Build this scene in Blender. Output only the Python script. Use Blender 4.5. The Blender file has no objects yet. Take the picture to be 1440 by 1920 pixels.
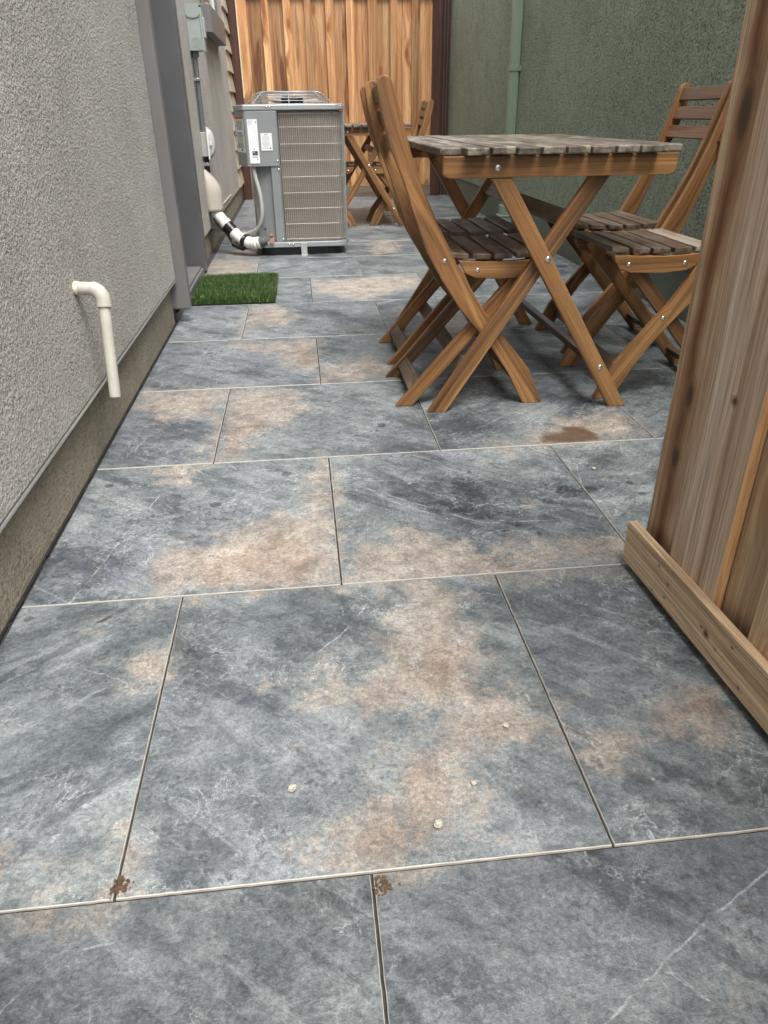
import bpy, math, random
import numpy as np
from mathutils import Vector, Matrix, noise as mnoise
random.seed(7); rng = np.random.default_rng(7)
scene = bpy.context.scene
col = scene.collection

# ------------------------------------------------------------------ camera
FPX, PITCH, ROLL, YAW, CH = 1355.5, .50498, -.012714, .103667, .80733
fw = Vector((math.sin(YAW)*math.cos(PITCH), math.cos(YAW)*math.cos(PITCH), -math.sin(PITCH)))
rt0 = Vector((math.cos(YAW), -math.sin(YAW), 0)); up0 = rt0.cross(fw)
rt = math.cos(ROLL)*rt0 + math.sin(ROLL)*up0
up = -math.sin(ROLL)*rt0 + math.cos(ROLL)*up0
cam_d = bpy.data.cameras.new('camera'); cam = bpy.data.objects.new('camera', cam_d); col.objects.link(cam)
m = Matrix((( rt.x, up.x, -fw.x, 0), (rt.y, up.y, -fw.y, 0), (rt.z, up.z, -fw.z, CH), (0,0,0,1)))
cam.matrix_world = m
cam_d.sensor_fit = 'HORIZONTAL'; cam_d.sensor_width = 36; cam_d.lens = FPX/1440*36
cam_d.clip_start = .01; cam_d.clip_end = 400
scene.camera = cam

# ------------------------------------------------------------------ light
SUN_EL, SUN_AZ = math.radians(64), math.radians(160)      # soft overcast light from high behind the camera
w = bpy.data.worlds.new('World'); scene.world = w; w.use_nodes = True
wn = w.node_tree; bg = wn.nodes['Background']
sky = wn.nodes.new('ShaderNodeTexSky'); sky.sky_type = 'NISHITA'; sky.sun_disc = False
sky.sun_elevation = SUN_EL; sky.sun_rotation = SUN_AZ; sky.dust_density = 4; sky.air_density = 1.0; sky.ozone_density = .6
hs = wn.nodes.new('ShaderNodeHueSaturation'); hs.inputs['Saturation'].default_value = .15
wn.links.new(sky.outputs[0], hs.inputs['Color']); wn.links.new(hs.outputs[0], bg.inputs[0]); bg.inputs[1].default_value = .15
sd = bpy.data.lights.new('sun', 'SUN'); sd.energy = 1.3; sd.angle = math.radians(30); sd.color = (1, .96, .9)
so = bpy.data.objects.new('sun', sd); col.objects.link(so)
sv = Vector((math.sin(SUN_AZ)*math.cos(SUN_EL), math.cos(SUN_AZ)*math.cos(SUN_EL), math.sin(SUN_EL)))
so.rotation_euler = sv.to_track_quat('Z', 'Y').to_euler()
scene.view_settings.view_transform = 'Standard'; scene.view_settings.look = 'None'
scene.view_settings.exposure = 1.3; scene.view_settings.gamma = 1
scene.cycles.max_bounces = 5; scene.cycles.diffuse_bounces = 3; scene.cycles.glossy_bounces = 2; scene.cycles.caustics_reflective = False; scene.cycles.caustics_refractive = False

# ------------------------------------------------------------------ helpers
class MB:
    """collects shapes; every vertex carries grain coordinates (along, across, depth) and a tone"""
    def __init__(s): s.v=[]; s.f=[]; s.g=[]; s.t=[]; s.mi=[]
    def add(s, vs, fs, gs, tone=.5, mi=0):
        o=len(s.v); s.v+=[tuple(v) for v in vs]; s.g+=[tuple(g) for g in gs]; s.t+=[tone]*len(vs)
        s.f+=[tuple(i+o for i in f) for f in fs]; s.mi+=[mi]*len(fs)
    def frame(s, o, X, Y, Z, lx, ly, lz, tone=None, mi=0, off=None):
        """box from corner o along unit axes X (grain), Y, Z"""
        if tone is None: tone=random.random()
        if off is None: off=(random.uniform(0,40), random.uniform(0,40), 0)
        o,X,Y,Z=Vector(o),Vector(X),Vector(Y),Vector(Z); vs=[];gs=[]
        for a in (0,1):
            for b in (0,1):
                for c in (0,1):
                    vs.append(o+X*lx*a+Y*ly*b+Z*lz*c); gs.append((off[0]+lx*a, off[1]+ly*b, lz*c))
        fs=[(0,1,3,2),(4,6,7,5),(0,4,5,1),(2,3,7,6),(0,2,6,4),(1,5,7,3)]
        if X.cross(Y).dot(Z)<0: fs=[f[::-1] for f in fs]
        s.add(vs,fs,gs,tone,mi)
    def box(s, x0,x1,y0,y1,z0,z1, grain='x', tone=None, mi=0):
        L={'x':((1,0,0),(0,1,0),(0,0,1),x1-x0,y1-y0,z1-z0),'y':((0,1,0),(0,0,1),(1,0,0),y1-y0,z1-z0,x1-x0),'z':((0,0,1),(1,0,0),(0,1,0),z1-z0,x1-x0,y1-y0)}[grain]
        s.frame((x0,y0,z0),*L,tone=tone,mi=mi)
    def prism(s, poly, y0, y1, centre=None, tone=None, mi=0):
        """outline in the x-z plane, thickness in y; grain follows the long way"""
        if tone is None: tone=random.random()
        off=(random.uniform(0,40), random.uniform(0,40)); n=len(poly)
        P=np.array(poly); c=P.mean(0); d=np.linalg.svd(P-c)[2][0]; q=np.array([-d[1],d[0]])
        area=sum(P[i][0]*P[(i+1)%n][1]-P[(i+1)%n][0]*P[i][1] for i in range(n))
        if area<0: P=P[::-1]
        vs=[];gs=[]
        for y in (y0,y1):
            for p in P:
                al=(p-c)@d; ac=(p-c)@q
                if centre is not None: ac=p[0]-np.interp(p[1],centre[0],centre[1]); al=p[1]*1.1
                vs.append((p[0],y,p[1])); gs.append((off[0]+al,off[1]+ac,y-y0))
        fs=[tuple(range(n)), tuple(range(2*n-1,n-1,-1))]
        for i in range(n): j=(i+1)%n; fs.append((i,i+n,j+n,j))
        s.add(vs,fs,gs,tone,mi)
    def bar(s, a, b, wdt, y0, y1, cuta=None, cutb=None, tone=None):
        """flat bar from a to b in the x-z plane, ends cut level (horizontal)"""
        a=np.array(a,float); b=np.array(b,float); d=(b-a)/np.linalg.norm(b-a); q=np.array([-d[1],d[0]])*wdt/2
        def end(p,cut):
            r=[]
            for sgn in (1,-1):
                pp=p+q*sgn
                if cut=='h': pp=pp+d*((p[1]-pp[1])/d[1])
                r.append(pp)
            return r
        e0=end(a,cuta); e1=end(b,cutb)
        s.prism([e0[0],e1[0],e1[1],e0[1]],y0,y1,tone=tone)
    def tube(s, pts, r, n=16, tone=.5, mi=0, caps=True):
        pts=[Vector(p) for p in pts]; k=len(pts)
        rs=r if hasattr(r,'__len__') else [r]*k
        T=[(pts[min(i+1,k-1)]-pts[max(i-1,0)]).normalized() for i in range(k)]
        u=T[0].orthogonal().normalized(); vs=[];gs=[];fs=[];L=0
        for i in range(k):
            u=(u-T[i]*u.dot(T[i])).normalized(); v=T[i].cross(u)
            if i: L+=(pts[i]-pts[i-1]).length
            for j in range(n):
                a=2*math.pi*j/n; vs.append(pts[i]+(u*math.cos(a)+v*math.sin(a))*rs[i]); gs.append((L,j*rs[i]*.3,0))
        for i in range(k-1):
            for j in range(n):
                j2=(j+1)%n; fs.append((i*n+j,i*n+j2,(i+1)*n+j2,(i+1)*n+j))
        if caps: fs.append(tuple(range(n-1,-1,-1))); fs.append(tuple((k-1)*n+j for j in range(n)))
        s.add(vs,fs,gs,tone,mi)
    def build(s, name, mat, parent=None, bevel=0, smooth=False, seg=2):
        me=bpy.data.meshes.new(name); me.from_pydata(s.v,[],s.f)
        a=me.attributes.new('gr','FLOAT_VECTOR','POINT'); a.data.foreach_set('vector',np.array(s.g,np.float32).ravel())
        t=me.attributes.new('tone','FLOAT','POINT'); t.data.foreach_set('value',np.array(s.t,np.float32))
        ms=mat if isinstance(mat,(list,tuple)) else [mat]
        for x in ms: me.materials.append(x)
        me.polygons.foreach_set('material_index',s.mi)
        if smooth: me.polygons.foreach_set('use_smooth',[True]*len(s.f))
        me.update()
        o=bpy.data.objects.new(name,me); col.objects.link(o)
        if parent: o.parent=parent
        if bevel:
            b=o.modifiers.new('bevel','BEVEL'); b.width=bevel; b.segments=seg; b.limit_method='ANGLE'; b.angle_limit=math.radians(35)
        if smooth and not bevel:
            try: me.set_sharp_from_angle(angle=math.radians(40))
            except Exception: pass
        return o
def tag(o,label=None,cat=None,group=None,kind=None):
    if label: o['label']=label
    if cat: o['category']=cat
    if group: o['group']=group
    if kind: o['kind']=kind
    return o
def thing(name,label,cat,loc=(0,0,0),rz=0,group=None):
    o=bpy.data.objects.new(name,None); o.empty_display_size=.1; col.objects.link(o); o.location=loc; o.rotation_euler=(0,0,rz)
    return tag(o,label,cat,group)
def kids(o): return [c for c in bpy.data.objects if c.parent==o]
def copy_tree(o,parent=None):
    c=o.copy(); col.objects.link(c)
    if parent: c.parent=parent
    for ch in kids(o):
        copy_tree(ch,c)
    return c
def dome(mb, c, axis, r, h, n=12, mi=0):
    """low rounded screw head"""
    axis=Vector(axis).normalized(); u=axis.orthogonal().normalized(); v=axis.cross(u); c=Vector(c); vs=[];fs=[]
    R=[(1,0),(1,.35),(.8,.8),(.4,1)]
    for rr,hh in R:
        for j in range(n): a=2*math.pi*j/n; vs.append(c+(u*math.cos(a)+v*math.sin(a))*r*rr+axis*h*hh)
    for i in range(len(R)-1):
        for j in range(n): k=(j+1)%n; fs.append((i*n+j,i*n+k,(i+1)*n+k,(i+1)*n+j))
    fs.append(tuple((len(R)-1)*n+j for j in range(n)))
    mb.add(vs,fs,[(0,0,0)]*len(vs),.5,mi)

# ------------------------------------------------------------------ materials
class NT:
    def __init__(s,name):
        s.m=bpy.data.materials.new(name); s.m.use_nodes=True; s.t=s.m.node_tree; s.b=s.t.nodes['Principled BSDF']
    def n(s,typ,**k):
        x=s.t.nodes.new('ShaderNode'+typ)
        for a,b in k.items(): setattr(x,a,b)
        return x
    def l(s,a,b): s.t.links.new(a,b)
    def attr(s,name): return s.n('Attribute',attribute_name=name)
    def vscale(s,v,sc,add=None):
        x=s.n('VectorMath',operation='MULTIPLY'); s.l(v,x.inputs[0]); x.inputs[1].default_value=sc; return x.outputs[0]
    def vadd(s,a,b):
        x=s.n('VectorMath',operation='ADD'); s.l(a,x.inputs[0]); s.l(b,x.inputs[1]); return x.outputs[0]
    def noise(s,v,scale,detail=4,rough=.55,dist=0,out='Fac'):
        x=s.n('TexNoise'); s.l(v,x.inputs['Vector']); x.inputs['Scale'].default_value=scale; x.inputs['Detail'].default_value=detail
        x.inputs['Roughness'].default_value=rough; x.inputs['Distortion'].default_value=dist; return x.outputs[out]
    def vor(s,v,scale,feat='F1',out='Distance',rand=1,dim='3D'):
        x=s.n('TexVoronoi',feature=feat,voronoi_dimensions=dim); s.l(v,x.inputs['Vector']); x.inputs['Scale'].default_value=scale; x.inputs['Randomness'].default_value=rand; return x.outputs[out]
    def ramp(s,f,stops,interp='LINEAR'):
        x=s.n('ValToRGB'); x.color_ramp.interpolation=interp; e=x.color_ramp.elements
        while len(e)<len(stops): e.new(.5)
        for el,(p,c) in zip(e,stops):
            el.position=p; el.color=(c,c,c,1) if not hasattr(c,'__len__') else (*c,1)
        s.l(f,x.inputs[0]); return x.outputs[0]
    def mix(s,f,a,b,mode='MIX'):
        x=s.n('MixRGB',blend_type=mode)
        for i,v in zip((0,1,2),(f,a,b)):
            if hasattr(v,'links') or hasattr(v,'is_linked'): s.l(v,x.inputs[i])
            elif hasattr(v,'__len__'): x.inputs[i].default_value=(*v,1)
            else: x.inputs[i].default_value=v if i==0 else (v,v,v,1)
        return x.outputs[0]
    def math(s,op,a,b=0,c=None,clamp=False):
        x=s.n('Math',operation=op,use_clamp=clamp)
        for i,v in enumerate((a,b,c)):
            if v is None: continue
            if hasattr(v,'is_linked'): s.l(v,x.inputs[i])
            else: x.inputs[i].default_value=v
        return x.outputs[0]
    def obj(s): return s.n('TexCoord').outputs['Object']
    def rand(s): return s.n('ObjectInfo').outputs['Random']
    def bump(s,h,strength,dist,prev=None):
        x=s.n('Bump'); x.inputs['Strength'].default_value=strength; x.inputs['Distance'].default_value=dist; s.l(h,x.inputs['Height'])
        if prev: s.l(prev,x.inputs['Normal'])
        return x.outputs[0]
    def done(s,colr,rough=.6,normal=None,metal=0,spec=None):
        for k,v in (('Base Color',colr),('Roughness',rough),('Metallic',metal)):
            if hasattr(v,'is_linked'): s.l(v,s.b.inputs[k])
            elif hasattr(v,'__len__'): s.b.inputs[k].default_value=(*v,1)
            else: s.b.inputs[k].default_value=v
        if spec is not None: s.b.inputs['Specular IOR Level'].default_value=spec
        if normal: s.l(normal,s.b.inputs['Normal'])
        return s.m

def wood(name, dark, mid, light, streak=None, streak_w=(.55,.68), tone_rng=.35, weather=None, weather_amt=.5, knots=0, rough=.55, ring=22, world_off=True, fine=.5, bstr=.25, wander=1., streak_s=.42, spots=(), rust_line=None, nails=()):
    t=NT(name); g=t.attr('gr').outputs['Vector']; tone=t.attr('tone').outputs['Fac']
    r=t.rand(); cmb=t.n('CombineXYZ'); t.l(t.math('MULTIPLY',r,37.),cmb.inputs[0]); t.l(t.math('MULTIPLY',r,11.),cmb.inputs[1])
    g=t.vadd(g,cmb.outputs[0])
    # slow wander of the grain
    wob=t.n('TexNoise'); t.l(t.vscale(g,(1.3,5,5)),wob.inputs['Vector']); wob.inputs['Scale'].default_value=1.5; wob.inputs['Detail'].default_value=1
    ws=t.n('VectorMath',operation='MULTIPLY_ADD'); t.l(wob.outputs['Color'],ws.inputs[0]); ws.inputs[1].default_value=(0,.045*wander,.03*wander); t.l(g,ws.inputs[2]); gw=ws.outputs[0]
    if knots:
        kv=t.vscale(g,(knots,knots*2.2,.01)); kd=t.vor(kv,1.0,dim='2D'); 
        kmask=t.ramp(kd,[(0,1),(.09,.8),(.22,0)])
        push=t.n('VectorMath',operation='MULTIPLY_ADD'); 
        kc=t.n('CombineXYZ'); t.l(kmask,kc.inputs[1]); t.l(kc.outputs[0],push.inputs[0]); push.inputs[1].default_value=(0,.03,0); t.l(gw,push.inputs[2]); gw=push.outputs[0]
    big=t.noise(t.vscale(gw,(.9,ring,ring*.6)),1,3,.6,.4)
    fin=t.noise(t.vscale(g,(7,420,300)),1,3,.6)
    pores=t.noise(t.vscale(g,(28,900,700)),1,2,.5)
    c=t.ramp(big,[(.3,dark),(.5,mid),(.7,light)])
    if streak is not None:
        st=t.noise(t.vscale(gw,(.55,ring*streak_s,ring*.3)),1,4,.6,.8)
        c=t.mix(t.ramp(st,[(streak_w[0],0),(streak_w[1],1)]),c,streak)
    late=t.noise(t.vscale(gw,(1.6,ring*7,ring*5)),1,3,.55,.2)
    c=t.mix(min(1,fine*1.1),c,t.ramp(late,[(.40,1.10),(.50,1.0),(.56,.72),(.66,.60)]),'MULTIPLY')
    c=t.mix(fine,c,t.ramp(fin,[(.36,.58),(.64,1.32)]),'MULTIPLY')
    c=t.mix(t.ramp(pores,[(.25,.55),(.4,0)]),c,t.mix(1,c,.45,'MULTIPLY'))
    tn=t.math('MULTIPLY_ADD',tone,tone_rng*2,1-tone_rng)
    cc=t.n('CombineXYZ'); [t.l(tn,cc.inputs[i]) for i in range(3)]
    c=t.mix(1,c,cc.outputs[0],'MULTIPLY')
    if knots:
        c=t.mix(t.math('MULTIPLY',t.ramp(kd,[(.03,.9),(.06,.6),(.085,.0)]),t.ramp(t.noise(kv,.9,0),[(.40,0),(.5,1)])),c,tuple(x*.35 for x in dark))
        c=t.mix(t.ramp(kd,[(.06,.5),(.2,0)]),c,tuple(x*y for x,y in zip(dark,(.95,.7,.5))))
    if weather is not None:
        wn_=t.noise(t.vscale(g,(5,22,22)),1,5,.65)
        c=t.mix(t.ramp(wn_,[(.5-weather_amt*.3,0),(.75-weather_amt*.3,.95)]),c,t.mix(.5,weather,t.ramp(fin,[(.3,.6),(.7,1.3)]),'MULTIPLY'))
    g0=t.attr('gr').outputs['Vector']
    if spots or rust_line or nails:
        wn2=t.noise(t.vscale(g0,(4,14,1)),1,4,.6,.4,'Color'); q=t.n('VectorMath',operation='MULTIPLY_ADD'); t.l(wn2,q.inputs[0]); q.inputs[1].default_value=(.03,.016,0); t.l(g0,q.inputs[2]); gq=q.outputs[0]
        def ell(vec,ca,cb,ra,rb):
            a=t.n('VectorMath',operation='SUBTRACT'); t.l(vec,a.inputs[0]); a.inputs[1].default_value=(ca,cb,0)
            b=t.n('VectorMath',operation='LENGTH'); t.l(t.vscale(a.outputs[0],(1/ra,1/rb,0)),b.inputs[0]); return b.outputs['Value']
        if rust_line:
            sep=t.n('SeparateXYZ'); t.l(gq,sep.inputs[0]); 
            wv=t.noise(t.vscale(g0,(3.2,0,0)),1,3,.6); ds=t.math('ABSOLUTE',t.math('SUBTRACT',t.math('ADD',sep.outputs[1],t.math('MULTIPLY',t.math('SUBTRACT',wv,.5),.05)),rust_line[0]+.008))
            wd=t.math('MULTIPLY',t.math('ADD',t.noise(t.vscale(g0,(5,0,3)),1,3,.6),.15),rust_line[1])
            k=t.math('DIVIDE',ds,wd); c=t.mix(t.ramp(k,[(0,.9),(.45,.75),(1,0)]),c,t.mix(.8,(.27,.115,.035),t.ramp(fin,[(.3,.5),(.7,1.3)]),'MULTIPLY'))
            c=t.mix(t.ramp(k,[(0,.8),(.28,.3),(.4,0)]),c,(.12,.04,.012))
        for (a_,b_,ra,rb) in spots:
            e_=ell(gq,a_+.015,b_+.008,ra,rb)
            c=t.mix(t.ramp(e_,[(0,.6),(.6,.5),(1,0)]),c,(.24,.12,.05))
            rg=t.n('Math',operation='SINE'); t.l(t.math('MULTIPLY',e_,26),rg.inputs[0])
            c=t.mix(t.math('MULTIPLY',t.ramp(e_,[(.5,.55),(1,0)]),t.math('MULTIPLY_ADD',rg.outputs[0],.5,.5)),c,(.15,.065,.025))
            c=t.mix(t.ramp(e_,[(.2,.95),(.42,.6),(.5,0)]),c,(.065,.035,.02))
        for (a_,b_,ra) in nails:
            e_=ell(g0,a_,b_,ra,ra*.8); c=t.mix(t.ramp(e_,[(0,.95),(.7,.8),(1,0)]),c,(.07,.045,.03))
            c=t.mix(t.ramp(ell(g0,a_,b_,ra*4,ra*1.6),[(0,.45),(1,0)]),c,(.20,.12,.07))
    h=t.math('ADD',t.math('MULTIPLY',fin,.6),t.math('MULTIPLY',big,.4))
    return t.done(c,rough,t.bump(h,bstr,.002))

M={}
M['acacia']=wood('acacia_wood',(.105,.046,.016),(.25,.118,.040),(.40,.215,.085),streak=(.075,.038,.018),streak_w=(.54,.70),tone_rng=.28,ring=30,rough=.48,fine=.5,wander=.5)
M['acacia_dark']=wood('weathered_dark_wood',(.050,.028,.016),(.095,.059,.037),(.16,.107,.071),tone_rng=.35,weather=(.21,.165,.125),weather_amt=.2,ring=30,rough=.45,fine=.6,bstr=.5)
M['acacia_top']=wood('weathered_grey_wood',(.062,.044,.030),(.115,.085,.060),(.18,.142,.105),tone_rng=.35,weather=(.33,.30,.245),weather_amt=.15,ring=30,rough=.5,fine=.6,bstr=.5)
M['cedar']=wood('cedar_boards',(.38,.165,.065),(.52,.265,.115),(.66,.42,.215),streak=(.22,.08,.03),streak_w=(.57,.64),tone_rng=.42,ring=15,rough=.6,fine=.6,knots=1.6,wander=.3)
M['gate_wood']=wood('gate_cedar',(0.406,0.260,0.153),(0.568,0.397,0.244),(0.703,0.533,0.354),streak=(.25,.105,.035),streak_w=(.56,.66),tone_rng=.2,ring=16,rough=.65,fine=.5,knots=2.3,wander=.9,streak_s=.8)
M['rail_nailed']=wood('rail_fir_front',(0.457,0.305,0.178),(0.634,0.458,0.287),(0.761,0.580,0.390),streak=(.33,.21,.12),streak_w=(.55,.75),tone_rng=.1,ring=48,rough=.7,fine=.7,spots=[(.30,.042,.012,.010)],nails=[(a,b-.018,r) for a,b,r in ((.132,.084,.0032),(.17,.068,.0035),(.167,.038,.003),(.125,.026,.003),(.284,.062,.004),(.365,.084,.0035),(.329,.051,.003),(.40,.035,.0035),(.50,.07,.0035))])
M['rail_wood']=wood('rail_fir',(0.482,0.323,0.183),(0.634,0.458,0.287),(0.761,0.580,0.390),streak=(.33,.21,.12),streak_w=(.55,.75),tone_rng=.1,ring=45,rough=.7,fine=.6,knots=3.2)
GW=dict(streak=(.24,.11,.045),streak_w=(.55,.66),tone_rng=.2,ring=17,rough=.65,fine=.6,wander=.9,streak_s=.8)
M['gate_knotty']=wood('knotty_cedar',(.40,.245,.145),(.56,.39,.25),(.68,.51,.36),spots=[(.355,.055,.045,.020),(.240,.050,.045,.020),(.778,.050,.080,.030)],rust_line=(.046,.050),**GW)
M['gate_pale']=wood('pale_cedar',(.42,.29,.20),(.55,.415,.305),(.66,.53,.41),spots=[(.40,.080,.012,.012)],nails=[(.05,.04,.003),(.05,.11,.003)],**{**GW,'streak':(.33,.22,.13)})
M['gate_edge']=wood('fresh_cedar_edge',(.50,.26,.10),(.64,.36,.16),(.74,.47,.25),tone_rng=.1,ring=30,rough=.6)
M['kick_wood']=wood('grey_kickboard',(.13,.095,.065),(.19,.15,.11),(.26,.21,.16),tone_rng=.15,ring=20,rough=.8)
M['brown_paint']=wood('brown_stained_post',(.048,.017,.011),(.076,.029,.019),(.11,.045,.03),tone_rng=.1,ring=30,rough=.55)

def paint(name,c,rough=.5,var=.12,metal=0,scale=6,bump=.05,spec=None):
    t=NT(name); o=t.obj(); n=t.noise(o,scale,5,.6); n2=t.noise(o,scale*25,3,.6)
    cc=t.ramp(n,[(.3,tuple(x*(1-var) for x in c)),(.7,tuple(min(1,x*(1+var)) for x in c))])
    cc=t.mix(var,cc,t.ramp(n2,[(.35,.7),(.65,1.2)]),'MULTIPLY')
    return t.done(cc,t.ramp(n,[(.3,rough*.85),(.7,min(1,rough*1.15))]),t.bump(n2,bump,.001),metal,spec)
def stucco(name,c,c2,scale=170,strength=1.0,dist=.006,big=.08,relief_shade=.35):
    t=NT(name); o=t.obj()
    d=t.noise(o,22,3,.5,0,'Color'); ds=t.n('VectorMath',operation='MULTIPLY_ADD'); t.l(d,ds.inputs[0]); ds.inputs[1].default_value=(.012,.012,.012); t.l(o,ds.inputs[2]); o2=ds.outputs[0]
    v=t.vor(o2,scale,'SMOOTH_F1'); n=t.noise(o2,scale*1.1,3,.6,.3); n2=t.noise(o,scale*3,2,.5)
    h=t.math('ADD',t.math('MULTIPLY',t.ramp(n,[(.30,0),(.68,1)]),.75),t.math('MULTIPLY',t.math('SUBTRACT',1,v),.35))
    h=t.math('ADD',h,t.math('MULTIPLY',n2,.15)); cs=t.noise(o2,scale*.42,4,.65); h=t.math('ADD',h,t.math('MULTIPLY',t.math('SUBTRACT',cs,.5),1.1))
    a=t.noise(o,2.2,9,.72)
    cc=t.ramp(a,[(.3,tuple(x*(1-big) for x in c)),(.7,tuple(x*(1+big) for x in c2))])
    cc=t.mix(relief_shade,cc,t.ramp(h,[(.15,.38),(.5,.98),(.85,1.35)]),'MULTIPLY')  # pits darker, peaks lighter: shading of the relief painted into the colour
    return t.done(cc,.85,t.bump(h,strength,dist))
M['stucco_grey']=stucco('grey_dash_stucco',(.475,.45,.41),(.53,.505,.465),125,1.,.008,.10,.6)
M['stucco_green']=stucco('green_dash_stucco',(.25,.285,.205),(.285,.325,.235),85,1.,.012,.12,1.)
M['green_plinth']=paint('green_plinth_paint',(.13,.155,.12),.7,.25,scale=3,bump=.3)
M['plinth']=stucco('grey_rough_plinth',(.27,.235,.175),(.32,.28,.215),110,.8,.005,.22,.6)
M['trim']=paint('grey_trim_paint',(.165,.16,.16),.5,.07)
M['trim_dark']=paint('dark_grey_trim_paint',(.105,.105,.112),.5,.07)
M['siding']=paint('beige_siding_paint',(.47,.42,.33),.6,.06)
M['cream']=paint('cream_trim_paint',(.78,.70,.50),.5,.05)
M['white']=paint('white_vinyl',(.78,.78,.76),.4,.04)
M['pvc']=paint('painted_pvc',(.50,.475,.42),.42,.1,scale=20)
M['hood']=paint('beige_line_cover',(.52,.48,.41),.45,.05)
M['ac']=paint('grey_cabinet_paint',(.30,.32,.325),.38,.05,.25)
M['ac_light']=paint('light_cabinet_edge',(.38,.40,.41),.35,.04,.3)
M['galv']=paint('galvanised_steel',(.62,.62,.60),.35,.12,.7)
M['steel']=paint('zinc_screw',(.7,.69,.67),.25,.1,.95,scale=80)
M['wire']=paint('coated_wire',(.50,.475,.43),.4,.1,.3)
M['black']=paint('black_plastic',(.014,.014,.016),.45,.2)
M['boxgreen']=paint('grey_green_enamel',(.33,.37,.35),.4,.06)
M['pvc_grey']=paint('grey_conduit',(.13,.135,.15),.45,.08)
M['flex']=paint('light_grey_flexible_conduit',(.40,.40,.39),.5,.08)
M['outlet']=paint('grey_plastic_box',(.40,.395,.375),.5,.05)
M['lid']=paint('clear_cover_lid',(.55,.54,.57),.2,.05)
M['foam']=paint('white_pipe_insulation',(.74,.72,.66),.55,.08,scale=30)
M['tape']=paint('black_tape',(.012,.013,.018),.3,.2)
M['greytape']=paint('grey_wrap',(.10,.10,.10),.7,.4,scale=60)
M['copper']=paint('copper_cap',(.62,.24,.20),.4,.15,.2)
M['spout']=paint('sage_downspout_paint',(.25,.32,.25),.45,.06)
M['paper']=paint('white_label_paper',(.9,.91,.92),.4,.02)
M['print']=paint('grey_print',(.30,.31,.34),.6,.1)
M['print_blk']=paint('black_print',(.03,.03,.03),.5,.1)
M['print_org']=paint('orange_print',(.75,.20,.04),.5,.05)
M['print_yel']=paint('yellow_print',(.55,.55,.25),.5,.05)
M['pebble']=paint('pale_pebble',(.50,.46,.38),.8,.25,scale=60,bump=.5)
M['mud']=paint('brown_mud',(.10,.062,.035),.9,.4,scale=90,bump=.6)
M['turf_back']=paint('turf_backing',(.012,.02,.008),.9,.2)
M['soil']=paint('dark_joint_sand',(.045,.042,.04),.95,.35,scale=120,bump=.8)
M['gravel']=paint('dark_asphalt_strip',(.03,.03,.03),.95,.4,scale=200,bump=1)
t=NT('aluminium_fins'); o_=t.obj(); wv=t.n('TexWave',wave_type='BANDS',bands_direction='X'); wv.inputs['Scale'].default_value=140; t.l(o_,wv.inputs['Vector'])
wz=t.n('TexWave',wave_type='BANDS',bands_direction='Z'); wz.inputs['Scale'].default_value=14; wz.inputs['Distortion'].default_value=1; t.l(o_,wz.inputs['Vector'])
M['fins']=t.done(t.mix(.35,t.ramp(t.noise(o_,5,4),[(.3,(.31,.27,.235)),(.7,(.40,.36,.32))]),t.ramp(t.math('MULTIPLY',wv.outputs['Fac'],t.math('MULTIPLY_ADD',wz.outputs['Fac'],.2,.8)),[(0,.35),(1,1.3)]),'MULTIPLY'),.5,t.bump(wv.outputs['Fac'],.5,.002),.3)
t=NT('turf_blade'); tt=t.attr('tone').outputs['Fac']
M['blade']=t.done(t.ramp(tt,[(0,(.025,.06,.012)),(.5,(.07,.14,.028)),(.85,(.13,.21,.05)),(1,(.34,.33,.14))]),.45)

def glass_mat():
    t=NT('window_glass'); return t.done((.03,.035,.04),.08)
M['glass']=glass_mat()

# slate-look porcelain
t=NT('slate_look_porcelain'); s=t.attr('sl').outputs['Vector']; 
tan=t.attr('tan').outputs['Fac']; rust=t.attr('rust').outputs['Fac']; dk=t.attr('dark').outputs['Fac']; tone=t.attr('tone').outputs['Fac']; line=t.attr('vein').outputs['Fac']; linem=t.attr('veinm').outputs['Fac']
wp=t.noise(s,5,5,.65,0,'Color'); ma=t.n('VectorMath',operation='MULTIPLY_ADD'); t.l(wp,ma.inputs[0]); ma.inputs[1].default_value=(.05,.04,0); t.l(s,ma.inputs[2]); sw=ma.outputs[0]
n1=t.noise(s,2.6,12,.72,.15); n2=t.noise(sw,11,10,.8,.1); n3=t.noise(s,150,3,.7); n4=t.noise(s,420,2,.6); hue=t.noise(s,1.7,4,.6)
n5=t.noise(t.vscale(sw,(.8,1.5,1)),26,7,.8,.3)
f=t.math('ADD',t.math('ADD',t.math('MULTIPLY',n1,.46),t.math('MULTIPLY',n2,.32)),t.math('MULTIPLY',n5,.22))
c=t.ramp(f,[(.40,(.050,.059,.066)),(.46,(.108,.124,.134)),(.52,(.172,.191,.200)),(.60,(.29,.310,.315))])
def rot(v,deg,scl):
    r=t.n('VectorRotate',rotation_type='Z_AXIS'); t.l(v,r.inputs['Vector']); r.inputs['Angle'].default_value=math.radians(deg); return t.vscale(r.outputs[0],scl)
dn_=t.noise(rot(sw,-38,(.55,1.5,1)),4.6,9,.68,.5); ln_=t.noise(rot(sw,-25,(.7,1.4,1)),5.6,9,.72,.4); st_=t.noise(rot(s,-42,(.25,2.4,1)),9,7,.72,.6)
c=t.mix(t.ramp(ln_,[(.54,0),(.562,.22),(.64,.5)]),c,(.30,.325,.335))
c=t.mix(t.ramp(dn_,[(.515,0),(.535,.45),(.62,.8)]),c,t.mix(1,c,(.40,.42,.45),'MULTIPLY'))
c=t.mix(t.ramp(st_,[(.54,0),(.58,.4),(.66,.6)]),c,t.mix(1,c,(.55,.57,.60),'MULTIPLY'))
c=t.mix(t.ramp(st_,[(.36,.45),(.42,0)]),c,(.31,.335,.345))
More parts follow.
